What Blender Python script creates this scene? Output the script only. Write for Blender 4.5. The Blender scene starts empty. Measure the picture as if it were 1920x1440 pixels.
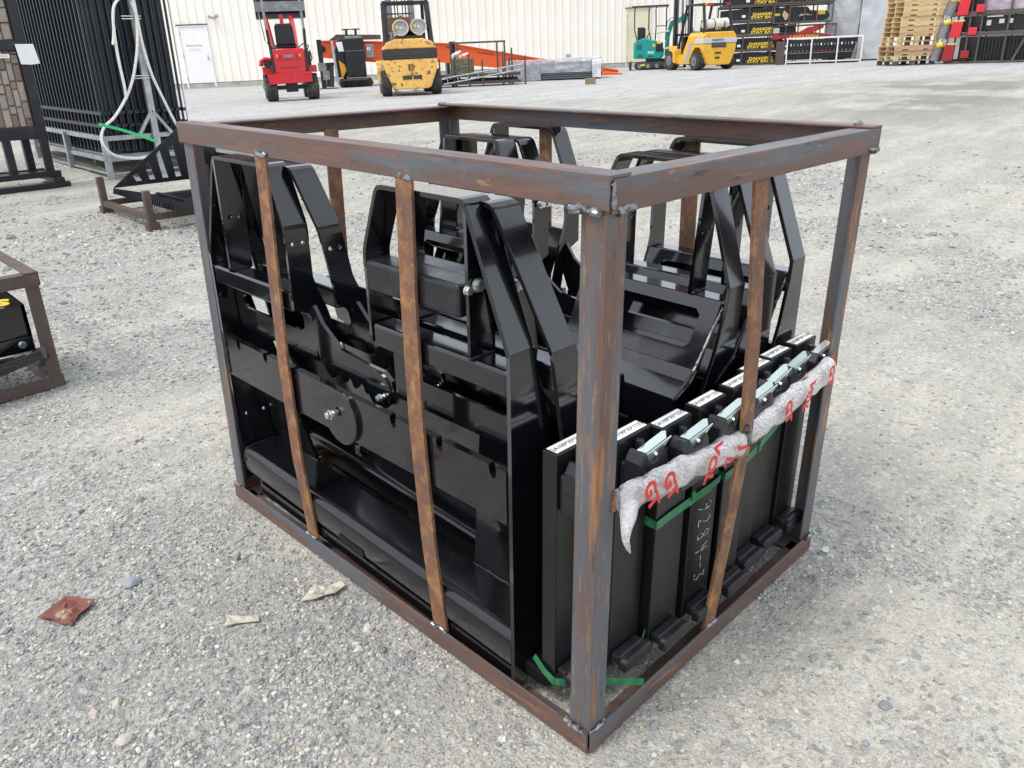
import bpy, math, random
import numpy as np
from mathutils import Matrix, Vector
rng = random.Random(7)
nrg = np.random.default_rng(11)
sc = bpy.context.scene
COL = sc.collection
R_ = math.radians

# ------------------------------------------------------------------ camera
cam_d = bpy.data.cameras.new('camera')
cam = bpy.data.objects.new('camera', cam_d)
COL.objects.link(cam)
cam.location = (-0.8796, -0.6911, 1.2596)
cam.rotation_euler = (1.1674, 0.0130, -0.7896)
cam_d.sensor_width = 36.0
cam_d.sensor_fit = 'HORIZONTAL'
cam_d.lens = 1469.2 / 1920 * 36
cam_d.clip_start = 0.05
cam_d.clip_end = 500
sc.camera = cam

# ------------------------------------------------------------------ light: bright hazy overcast
SUN_EL, SUN_AZ = R_(56), R_(283)      # azimuth measured clockwise from +Y
w = bpy.data.worlds.new('World')
sc.world = w
w.use_nodes = True
nt = w.node_tree
nt.nodes.clear()
out = nt.nodes.new('ShaderNodeOutputWorld')
bg = nt.nodes.new('ShaderNodeBackground')
sky = nt.nodes.new('ShaderNodeTexSky')
sky.sky_type = 'NISHITA'
sky.sun_disc = False
sky.sun_elevation = SUN_EL
sky.sun_rotation = SUN_AZ
sky.air_density = 1.0
sky.dust_density = 3.0
sky.ozone_density = 1.0
mx = nt.nodes.new('ShaderNodeMixRGB')
mx.inputs[2].default_value = (9.0, 9.5, 10.4, 1)     # the cloud veil
cn = nt.nodes.new('ShaderNodeTexNoise')
cn.inputs['Scale'].default_value = 2.2
cn.inputs['Detail'].default_value = 5
cr = nt.nodes.new('ShaderNodeValToRGB')
cr.color_ramp.elements[0].position = 0.35
cr.color_ramp.elements[0].color = (.62, .62, .62, 1)
cr.color_ramp.elements[1].position = 0.65
cr.color_ramp.elements[1].color = (.93, .93, .93, 1)
tc = nt.nodes.new('ShaderNodeTexCoord')
nt.links.new(tc.outputs['Generated'], cn.inputs['Vector'])
nt.links.new(cn.outputs['Fac'], cr.inputs['Fac'])
nt.links.new(cr.outputs['Color'], mx.inputs[0])
nt.links.new(sky.outputs[0], mx.inputs[1])
nt.links.new(mx.outputs[0], bg.inputs['Color'])
bg.inputs['Strength'].default_value = 0.125
nt.links.new(bg.outputs[0], out.inputs['Surface'])
sd = bpy.data.lights.new('sun', 'SUN')
sun = bpy.data.objects.new('sun', sd)
COL.objects.link(sun)
sd.energy = 1.5
sd.angle = R_(11)
sd.color = (1.0, .965, .91)
az = SUN_AZ
dirv = Vector((math.sin(az) * math.cos(SUN_EL), math.cos(az) * math.cos(SUN_EL), math.sin(SUN_EL)))
sun.rotation_euler = (-dirv).to_track_quat('-Z', 'Y').to_euler()
vs = sc.view_settings
vs.view_transform = 'Standard'
vs.look = 'None'
vs.gamma = 1
vs.exposure = 0.40
vs.use_curve_mapping = False

# ------------------------------------------------------------------ materials
def M(name, base, layers=(), rough=.5, metal=0., bump=(), coat=0., trans=0., alpha=1., rvar=None, spec=.5, ior=1.45, coatr=.1):
    """layers: (colour, scale, lo, hi, (sx,sy,sz), detail)"""
    m = bpy.data.materials.new(name)
    m.use_nodes = True
    t = m.node_tree
    p = t.nodes['Principled BSDF']
    p.inputs['Base Color'].default_value = (*base, 1)
    p.inputs['Roughness'].default_value = rough
    p.inputs['Metallic'].default_value = metal
    p.inputs['Specular IOR Level'].default_value = spec
    p.inputs['IOR'].default_value = ior
    p.inputs['Coat Weight'].default_value = coat
    p.inputs['Coat Roughness'].default_value = coatr
    p.inputs['Transmission Weight'].default_value = trans
    p.inputs['Alpha'].default_value = alpha
    co = t.nodes.new('ShaderNodeTexCoord')
    def noise(scale, s3=(1, 1, 1), detail=4, typ='n', seed=0.):
        mp = t.nodes.new('ShaderNodeMapping')
        mp.inputs['Scale'].default_value = s3
        mp.inputs['Location'].default_value = (seed, seed * .7, seed * 1.3)
        t.links.new(co.outputs['Object'], mp.inputs['Vector'])
        if typ == 'v':
            n = t.nodes.new('ShaderNodeTexVoronoi')
            n.inputs['Scale'].default_value = scale
            t.links.new(mp.outputs[0], n.inputs['Vector'])
            return n.outputs['Distance']
        n = t.nodes.new('ShaderNodeTexNoise')
        n.inputs['Scale'].default_value = scale
        n.inputs['Detail'].default_value = detail
        n.inputs['Roughness'].default_value = .6
        t.links.new(mp.outputs[0], n.inputs['Vector'])
        return n.outputs['Fac']
    cur = None
    for i, L in enumerate(layers):
        c, s, lo, hi = L[:4]
        s3 = L[4] if len(L) > 4 else (1, 1, 1)
        dt = L[5] if len(L) > 5 else 5
        n = noise(s, s3, dt, seed=3.1 * i + 1)
        r = t.nodes.new('ShaderNodeMapRange')
        r.inputs[1].default_value = lo
        r.inputs[2].default_value = hi
        t.links.new(n, r.inputs[0])
        x = t.nodes.new('ShaderNodeMixRGB')
        x.inputs[2].default_value = (*c, 1)
        if cur is None:
            x.inputs[1].default_value = (*base, 1)
        else:
            t.links.new(cur, x.inputs[1])
        t.links.new(r.outputs[0], x.inputs[0])
        cur = x.outputs[0]
    if cur is not None:
        t.links.new(cur, p.inputs['Base Color'])
    if rvar:
        n = noise(rvar[0], rvar[3] if len(rvar) > 3 else (1, 1, 1), 5, seed=9.)
        r = t.nodes.new('ShaderNodeMapRange')
        r.inputs[1].default_value = .3
        r.inputs[2].default_value = .7
        r.inputs[3].default_value = rvar[1]
        r.inputs[4].default_value = rvar[2]
        t.links.new(n, r.inputs[0])
        t.links.new(r.outputs[0], p.inputs['Roughness'])
    prev = None
    for i, b in enumerate(bump):
        bn = t.nodes.new('ShaderNodeBump')
        bn.inputs['Strength'].default_value = b[1]
        bn.inputs['Distance'].default_value = b[2]
        t.links.new(noise(b[0], b[3] if len(b) > 3 else (1, 1, 1), 3, b[4] if len(b) > 4 else 'n', seed=5. + i), bn.inputs['Height'])
        if prev:
            t.links.new(prev, bn.inputs['Normal'])
        prev = bn.outputs[0]
    if prev:
        t.links.new(prev, p.inputs['Normal'])
    return m

BLK = M('black_gloss_paint', (.0042, .0046, .0060), [((.016, .016, .017), 3.0, .6, .85), ((.06, .056, .05), 60, .68, .78), ((.07, .07, .07), 18, .69, .74, (1, 7, 1), 8), ((.05, .045, .038), 4, .62, .75)], rough=.12, rvar=(7, .07, .20), coat=.6, coatr=.06, ior=1.5, bump=[(38, .07, .0016), (420, .05, .0003)])
BLKT = M('black_gloss_tube', (.0045, .0048, .006), [((.03, .03, .033), 5, .5, .8, (1, .2, 1)), ((.14, .14, .15), 190, .66, .78)], rough=.22, rvar=(9, .14, .32, (1, .25, 1)), coat=.4, coatr=.1, bump=[(26, .12, .003, (1, .15, 1)), (150, .12, .001)])
DRKB = M('black_shadow_gap', (.004, .004, .004), rough=.9)
BLKF = M('fork_satin_black', (.0085, .009, .0095), [((.022, .021, .020), 5, .55, .85), ((.07, .065, .06), 60, .72, .8)], rough=.34, rvar=(8, .26, .42), bump=[(70, .08, .002)])
BLKC = M('fork_cast_black', (.013, .0135, .016), [((.035, .035, .04), 12, .5, .8)], rough=.3, rvar=(14, .22, .42), bump=[(45, .25, .003)])
def rust(name, s3, orange):
    k = 3.0
    if orange < 1:
        o = orange
        return M(name, (.150, .094, .078), [((.125, .135, .150), 3 * k, .535 - .24 * o, .65 - .24 * o, s3, 8), ((.21, .11, .08), 7 * k, .54, .70, s3, 8), ((.44, .21, .075), 8 * k, .62 - .10 * o, .80 - .10 * o, s3, 9),
                 ((.055, .043, .040), 12 * k, .60, .74, s3, 8), ((.50, .28, .11), 60, .64 - .05 * o, .80 - .05 * o, s3, 8), ((.24, .13, .09), 70, .62, .74, (1, 1, 1), 6)], rough=.5, metal=.3, rvar=(14, .36, .62, s3), bump=[(60, .3, .0018, s3), (240, .25, .001)])
    q = (1.5, 1.5, 1.2)
    return M(name, (.20, .098, .055), [((.135, .078, .060), 4 * k, .48, .62, q, 9), ((.40, .20, .075), 6 * k, .48, .70, q, 9), ((.10, .07, .062), 11 * k, .60, .70, q, 8),
             ((.50, .26, .085), 26 * k, .58, .80, q, 8), ((.16, .13, .12), 2 * k, .60, .70, q, 8)], rough=.7, metal=.1, rvar=(14, .55, .8, s3), bump=[(60, .4, .002, q), (240, .3, .001)])
RX = rust('mill_scale_rust_x', (.22, 1.6, 1.6), .25)
RY = rust('mill_scale_rust_y', (1.6, .22, 1.6), .25)
RZ = rust('mill_scale_rust_z', (1.6, 1.6, .2), .7)
RS = rust('orange_rust_slat', (1.5, 1.5, .25), 1.5)
RB = M('brown_steel', (.095, .07, .06), [((.14, .10, .08), 6, .5, .7), ((.2, .11, .06), 15, .62, .75)], rough=.6, metal=.2, bump=[(50, .15, .001)])
WELD = M('weld_bead', (.30, .31, .33), [((.07, .06, .055), 45, .45, .6), ((.62, .66, .7), 90, .58, .66)], rough=.35, metal=.75, bump=[(120, .5, .002)])
ZINC = M('zinc_bolt', (.66, .70, .68), [((.45, .48, .46), 60, .5, .7)], rough=.28, metal=.9, bump=[(200, .1, .0005)])
ZLAT = M('zinc_latch', (.60, .70, .66), [((.75, .80, .74), 40, .5, .7)], rough=.3, metal=.85)
LABW = M('label_white', (.82, .82, .80), rough=.45)
INK = M('label_ink', (.03, .03, .035), rough=.6)
REDI = M('red_print', (.62, .03, .035), rough=.4)
CHALK = M('chalk_mark', (.62, .62, .60), [((.1, .1, .1), 120, .5, .62)], rough=.9)
GRNS = M('green_strap', (.022, .16, .065), [((.05, .24, .1), 40, .5, .7)], rough=.38, bump=[(260, .3, .0006)])
GRNB = M('bright_green_strap', (.03, .50, .14), [((.05, .62, .2), 20, .4, .7)], rough=.4)
GALV = M('galvanised_steel', (.36, .38, .39), [((.50, .52, .53), 9, .45, .65), ((.25, .26, .27), 22, .6, .7)], rough=.42, metal=.7, bump=[(60, .08, .001)])
PLW = M('off_white_rope', (.78, .76, .70), [((.55, .53, .48), 60, .5, .7)], rough=.85, bump=[(70, .8, .006, (1, 1, .5))])
DKM = M('dark_fence_powder_coat', (.022, .027, .036), [((.035, .042, .052), 3, .5, .75)], rough=.42)
BLK2 = M('black_far_paint', (.012, .013, .016), [((.03, .03, .033), 6, .5, .75)], rough=.34)
BUB = None
# ------------------------------------------------------------------ mesh helpers
ORG = {}
class MB:
    def __init__(s):
        s.v, s.f = [], []
    def add(s, vs, fs):
        o = len(s.v)
        s.v += [tuple(p) for p in vs]
        s.f += [tuple(i + o for i in q) for q in fs]
        return s
    def box(s, x0, x1, y0, y1, z0, z1):
        return s.add([(x, y, z) for z in (z0, z1) for y in (y0, y1) for x in (x0, x1)],
                     [(0, 2, 3, 1), (4, 5, 7, 6), (0, 1, 5, 4), (2, 6, 7, 3), (0, 4, 6, 2), (1, 3, 7, 5)])
    def prism(s, poly, o, u, w_, n0, n1):
        """2-D outline in the plane (u, w_) at o, pulled along n = u x w_ from n0 to n1"""
        o, u, w_ = Vector(o), Vector(u).normalized(), Vector(w_).normalized()
        n = u.cross(w_)
        k = len(poly)
        a = [o + u * p[0] + w_ * p[1] + n * n0 for p in poly]
        b = [o + u * p[0] + w_ * p[1] + n * n1 for p in poly]
        ar = sum(poly[i][0] * poly[(i + 1) % k][1] - poly[(i + 1) % k][0] * poly[i][1] for i in range(k))
        if (ar < 0) != (n1 < n0):
            a, b = a[::-1], b[::-1]
        return s.add(a + b, [tuple(range(k))[::-1], tuple(range(k, 2 * k))] + [(i, (i + 1) % k, k + (i + 1) % k, k + i) for i in range(k)])
    def cyl(s, p0, p1, r0, r1=None, n=12, cap=True):
        r1 = r0 if r1 is None else r1
        p0, p1 = Vector(p0), Vector(p1)
        d = (p1 - p0).normalized()
        a = d.orthogonal().normalized()
        b = d.cross(a)
        vs = [p + (a * math.cos(2 * math.pi * i / n) + b * math.sin(2 * math.pi * i / n)) * r for p, r in ((p0, r0), (p1, r1)) for i in range(n)]
        fs = [(i, (i + 1) % n, n + (i + 1) % n, n + i) for i in range(n)]
        if cap:
            fs += [tuple(range(n))[::-1], tuple(range(n, 2 * n))]
        return s.add(vs, fs)
    def tube(s, pts, r, n=8, cap=True):
        pts = [Vector(p) for p in pts]
        rs = r if isinstance(r, (list, tuple)) else [r] * len(pts)
        vs, fs = [], []
        t = (pts[1] - pts[0]).normalized()
        a = t.orthogonal().normalized()
        for i, p in enumerate(pts):
            t = (pts[min(i + 1, len(pts) - 1)] - pts[max(i - 1, 0)]).normalized()
            a = (a - t * a.dot(t)).normalized()
            b = t.cross(a)
            vs += [p + (a * math.cos(2 * math.pi * j / n) + b * math.sin(2 * math.pi * j / n)) * rs[i] for j in range(n)]
        for i in range(len(pts) - 1):
            fs += [(i * n + j, i * n + (j + 1) % n, (i + 1) * n + (j + 1) % n, (i + 1) * n + j) for j in range(n)]
        if cap:
            fs += [tuple(range(n))[::-1], tuple(range((len(pts) - 1) * n, len(pts) * n))]
        return s.add(vs, fs)
    def bar(s, p0, p1, w_, h, up=(0, 0, 1)):
        p0, p1, up = Vector(p0), Vector(p1), Vector(up)
        d = (p1 - p0).normalized()
        a = d.cross(up).normalized()
        b = a.cross(d).normalized()
        vs = [p + a * sx * w_ / 2 + b * sz * h / 2 for p in (p0, p1) for sx, sz in ((-1, -1), (1, -1), (1, 1), (-1, 1))]
        return s.add(vs, [(3, 2, 1, 0), (4, 5, 6, 7)] + [(i, (i + 1) % 4, 4 + (i + 1) % 4, 4 + i) for i in range(4)])
    def angle(s, p0, p1, a, b, size=.05, t=.005):
        """L-section bar: the outer corner runs p0-p1, flanges go along a and b"""
        p0, p1, a, b = Vector(p0), Vector(p1), Vector(a).normalized(), Vector(b).normalized()
        sec = [(0, 0), (size, 0), (size, t), (t * 1.8, t), (t, t * 1.8), (t, size), (0, size)]
        vs = [p + a * q[0] + b * q[1] for p in (p0, p1) for q in sec]
        k = 7
        fs = [(i, (i + 1) % k, k + (i + 1) % k, k + i) for i in range(k)] + [tuple(range(k))[::-1], tuple(range(k, 2 * k))]
        if (p1 - p0).dot(a.cross(b)) < 0:
            fs = [q[::-1] for q in fs]
        return s.add(vs, fs)
    def strap(s, pts, d, w_, t, n0=None):
        """flat bar bent along pts (in a plane), its width along d, thickness t on the left side"""
        pts = [Vector(p) for p in pts]
        d = Vector(d).normalized()
        ins = []
        for i, p in enumerate(pts):
            e0 = (p - pts[i - 1]).normalized() if i else None
            e1 = (pts[i + 1] - p).normalized() if i < len(pts) - 1 else None
            na = d.cross(e0) if e0 else d.cross(e1)
            nb = d.cross(e1) if e1 else d.cross(e0)
            m = (na + nb).normalized()
            ins.append(p + m * (t / max(.35, m.dot(na))))
        k = len(pts)
        vs = []
        for i in range(k):
            vs += [pts[i], pts[i] + d * w_, ins[i] + d * w_, ins[i]]
        fs = []
        for i in range(k - 1):
            fs += [(i * 4 + j, i * 4 + (j + 1) % 4, i * 4 + 4 + (j + 1) % 4, i * 4 + 4 + j) for j in range(4)]
        fs += [(3, 2, 1, 0), tuple(range((k - 1) * 4, k * 4))]
        return s.add(vs, fs)
    def build(s, name, mat, parent=None, bevel=0, smooth=False, loc=None, seg=2):
        o3 = ORG.get(parent.name, Vector((0, 0, 0))) if parent else Vector((0, 0, 0))
        if loc is not None:
            o3 = Vector(loc)
        me = bpy.data.meshes.new(name)
        me.from_pydata([tuple(Vector(p) - o3) for p in s.v], [], s.f)
        me.validate()
        ob = bpy.data.objects.new(name, me)
        COL.objects.link(ob)
        me.materials.append(mat)
        if smooth:
            me.polygons.foreach_set('use_smooth', [True] * len(me.polygons))
            try:
                me.set_sharp_from_angle(angle=R_(40))
            except Exception:
                pass
        if parent:
            ob.parent = parent
            ORG[ob.name] = o3
        elif loc is not None:
            ob.location = o3
            ORG[ob.name] = o3
        if bevel:
            b = ob.modifiers.new('bevel', 'BEVEL')
            b.width = bevel
            b.segments = seg
            b.limit_method = 'ANGLE'
            b.angle_limit = R_(30)
            b.harden_normals = False
        return ob

def rounded(pts, r, n=3):
    """round the inner corners of an open polyline"""
    pts = [Vector(p) for p in pts]
    o = [pts[0]]
    for i in range(1, len(pts) - 1):
        p, a, b = pts[i], pts[i - 1], pts[i + 1]
        ra = min(r, (a - p).length * .45, (b - p).length * .45)
        q0, q1 = p + (a - p).normalized() * ra, p + (b - p).normalized() * ra
        for k in range(n + 1):
            t = k / n
            o.append(q0 * (1 - t) ** 2 + p * 2 * t * (1 - t) + q1 * t * t)
    return o + [pts[-1]]

def plate(name, outer, holes, o, u, w_, t, mat, parent, bevel=0):
    """flat plate with real holes; the outline lies in (u, w_) at o and has thickness t along u x w_"""
    cu = bpy.data.curves.new(name, 'CURVE')
    cu.dimensions = '2D'
    cu.fill_mode = 'BOTH'
    cu.extrude = abs(t) / 2
    for ring in [outer] + list(holes):
        sp = cu.splines.new('POLY')
        sp.points.add(len(ring) - 1)
        for i, p in enumerate(ring):
            sp.points[i].co = (p[0], p[1], 0, 1)
        sp.use_cyclic_u = True
    tmp = bpy.data.objects.new('tmp', cu)
    COL.objects.link(tmp)
    me = bpy.data.meshes.new_from_object(tmp)
    bpy.data.objects.remove(tmp)
    o, u, w_ = Vector(o), Vector(u).normalized(), Vector(w_).normalized()
    n = u.cross(w_)
    o3 = ORG.get(parent.name, Vector((0, 0, 0))) if parent else Vector((0, 0, 0))
    for v in me.vertices:
        v.co = o + u * v.co.x + w_ * v.co.y + n * (v.co.z + t / 2) - o3
    me.materials.clear()
    me.materials.append(mat)
    me.name = name
    ob = bpy.data.objects.new(name, me)
    COL.objects.link(ob)
    if parent:
        ob.parent = parent
        ORG[ob.name] = o3
    return ob

def circ(cx, cy, r, n=12):
    return [(cx + r * math.cos(2 * math.pi * i / n), cy + r * math.sin(2 * math.pi * i / n)) for i in range(n)]

def tag(o, label, cat, group=None, kind=None):
    o['label'] = label
    o['category'] = cat
    if group:
        o['group'] = group
    if kind:
        o['kind'] = kind
    return o

def struct(o, kind='structure'):
    o['kind'] = kind
    return o

def thing(name, label, cat, loc, group=None, mat4=None):
    o = bpy.data.objects.new(name, None)
    COL.objects.link(o)
    o.empty_display_size = .2
    if mat4 is not None:
        o.matrix_world = mat4
        ORG[o.name] = Vector((0, 0, 0))
    else:
        o.location = loc
        ORG[o.name] = Vector(loc)
    return tag(o, label, cat, group)

def dup(root, mat4=None, label=None, group=None):
    r = root.copy()
    COL.objects.link(r)
    ORG[r.name] = ORG[root.name]
    if mat4 is not None:
        r.matrix_world = mat4
    if label:
        r['label'] = label
    if group:
        r['group'] = group
    for ch in list(root.children):
        c = ch.copy()
        COL.objects.link(c)
        c.parent = r
        for g in list(ch.children):
            d = g.copy()
            COL.objects.link(d)
            d.parent = c
    return r

FONT_CACHE = {}
def text_mesh(body, size, depth=.0006, bold=0.):
    key = (body, size, depth, bold)
    if key not in FONT_CACHE:
        cu = bpy.data.curves.new('t', 'FONT')
        cu.body = body
        cu.size = size
        cu.extrude = depth
        cu.offset = bold
        cu.align_x = 'CENTER'
        cu.align_y = 'CENTER'
        cu.space_line = .85
        cu.resolution_u = 3
        t = bpy.data.objects.new('tmp', cu)
        COL.objects.link(t)
        bpy.context.view_layer.update()
        FONT_CACHE[key] = bpy.data.meshes.new_from_object(t.evaluated_get(bpy.context.evaluated_depsgraph_get()))
        bpy.data.objects.remove(t)
    return FONT_CACHE[key].copy()

def lettering(name, body, size, o, u, w_, mat, parent, depth=.0006, sx=1., bold=0.):
    """flat lettering centred at o, reading along u, upright along w_"""
    me = text_mesh(body, size, depth, bold)
    o, u, w_ = Vector(o), Vector(u).normalized(), Vector(w_).normalized()
    n = u.cross(w_)
    o3 = ORG.get(parent.name, Vector((0, 0, 0))) if parent else Vector((0, 0, 0))
    for v in me.vertices:
        v.co = o + u * v.co.x * sx + w_ * v.co.y + n * (v.co.z + depth) - o3
    me.materials.clear()
    me.materials.append(mat)
    ob = bpy.data.objects.new(name, me)
    COL.objects.link(ob)
    ob.parent = parent
    ORG[ob.name] = o3
    return ob

# ------------------------------------------------------------------ the lie of the land
CAMP = Vector((-0.8796, -0.6911, 1.2596))
UP = Vector((-0.02000323, 0.02018709, 0.99959609))       # plumb line of the far yard (the crate stands on a slight cross fall)
KP = 0.4027
EX = Vector((0.8142, -0.5799, 0.0280)).normalized()       # along the shed wall
EX = (EX - UP * EX.dot(UP)).normalized()
EY = UP.cross(EX)
W0 = Vector((12.888, 30.147, 0.067))                      # foot of the shed wall at its left door
def gz(x, y):
    d = math.hypot(x - CAMP.x, y - CAMP.y)
    t = min(max((d - 5) / 13, 0), 1)
    t = t * t * (3 - 2 * t)
    return t * (KP - x * UP.x - y * UP.y) / UP.z
SZ = .91
def frame_at(x, y, yaw=0., dz=0., sz=SZ):
    """upright frame on the ground: x to the right as seen from the yard's open side, y away, turned by yaw degrees"""
    a = Vector((x - CAMP.x, y - CAMP.y, 0)).normalized()
    a = (a - UP * a.dot(UP)).normalized()
    r = a.cross(UP)
    q = Matrix.Rotation(R_(yaw), 4, UP)
    r, a = q @ r, q @ a
    m = Matrix((r, a, UP * sz)).transposed().to_4x4()
    m.translation = Vector((x, y, gz(x, y))) + UP * dz * sz
    return m
def wall_pt(s, h=0., d=0.):
    return W0 + EX * s + UP * h + EY * d
# ------------------------------------------------------------------ ground sheet
def vnoise(x, y, seed=0):
    xi, yi = np.floor(x).astype(np.int64), np.floor(y).astype(np.int64)
    fx, fy = x - xi, y - yi
    fx, fy = fx * fx * (3 - 2 * fx), fy * fy * (3 - 2 * fy)
    def h(a, b):
        n = (a * 374761393 + b * 668265263 + seed * 974711) & 0x7fffffff
        n = ((n ^ (n >> 13)) * 1274126177) & 0x7fffffff
        return ((n ^ (n >> 16)) & 0xffff) / 65535.
    return (h(xi, yi) * (1 - fx) + h(xi + 1, yi) * fx) * (1 - fy) + (h(xi, yi + 1) * (1 - fx) + h(xi + 1, yi + 1) * fx) * fy
def fbm(x, y, sc_, seed=0, oct_=4):
    v, a, t = 0, 1, 0
    for i in range(oct_):
        v = v + a * vnoise(x * sc_ * 2 ** i, y * sc_ * 2 ** i, seed + i)
        t += a
        a *= .55
    return v / t
def gza(x, y):
    d = np.hypot(x - CAMP.x, y - CAMP.y)
    t = np.clip((d - 5) / 13, 0, 1)
    t = t * t * (3 - 2 * t)
    return t * (KP - x * UP.x - y * UP.y) / UP.z
def gravel_mask(x, y):
    """1 where loose gravel lies, 0 where the fines are packed hard"""
    m = fbm(x + 3.1, y - 1.7, .9, 5, 4)
    m = np.clip((m - .525) / .07, 0, 1)
    # the loose bank left of the crate
    b = np.exp(-(((x + .42) / .42) ** 2 + ((y - 1.45) / .75) ** 2)) + .55 * np.exp(-(((x + .78) / .22) ** 2 + ((y - .50) / .22) ** 2))
    return np.clip(m * .75 + b * 1.1, 0, 1)
def relief(x, y):
    g = gravel_mask(x, y)
    h = (fbm(x, y, 1.3, 21, 3) - .5) * .036 + (fbm(x, y, 7, 31, 4) - .5) * .024 * (.55 + g * .6) + (fbm(x, y, 40, 41, 2) - .5) * .006 * (.5 + g)
    ins = np.clip(1 - np.maximum(np.maximum(-x - .05, x - 1.0), np.maximum(-y - .05, y - 1.45)) / .22, 0, 1)
    flat = -.003 - .004 * fbm(x, y, 30, 3, 2)
    h = np.minimum(h, .012) * (1 - ins) + flat * ins
    d = np.hypot(x - CAMP.x, y - CAMP.y)
    return h * np.clip((16 - d) / 8, .25, 1)
ax = np.concatenate([np.linspace(-60, -6, 40)[:-1], np.linspace(-6, -2, 60)[:-1], np.arange(-2, 5, .018), np.linspace(5, 16, 200)[1:], np.linspace(16, 60, 90)[1:]])
ay = np.concatenate([np.linspace(-40, -6, 26)[:-1], np.linspace(-6, -1.2, 60)[:-1], np.arange(-1.2, 5, .018), np.linspace(5, 16, 200)[1:], np.linspace(16, 70, 90)[1:]])
X, Y = np.meshgrid(ax, ay)
Z = gza(X, Y) + relief(X, Y)
nx, ny = len(ax), len(ay)
vv = np.stack([X.ravel(), Y.ravel(), Z.ravel()], 1)
ii = (np.arange(ny - 1)[:, None] * nx + np.arange(nx - 1)[None, :]).ravel()
ff = np.stack([ii, ii + 1, ii + nx + 1, ii + nx], 1)
def np_mesh(name, v, f, smooth=True):
    me = bpy.data.meshes.new(name)
    k = f.shape[1]
    me.vertices.add(len(v))
    me.vertices.foreach_set('co', v.astype(np.float32).ravel())
    me.loops.add(f.size)
    me.loops.foreach_set('vertex_index', f.astype(np.int32).ravel())
    me.polygons.add(len(f))
    me.polygons.foreach_set('loop_start', np.arange(0, f.size, k, dtype=np.int32))
    me.polygons.foreach_set('loop_total', np.full(len(f), k, dtype=np.int32))
    me.polygons.foreach_set('use_smooth', np.full(len(f), smooth))
    me.update(calc_edges=True)
    return me
gm = np_mesh('ground', vv, ff)
ca = gm.color_attributes.new('patch', 'FLOAT_COLOR', 'POINT')
gmask = gravel_mask(X, Y).ravel()
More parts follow.
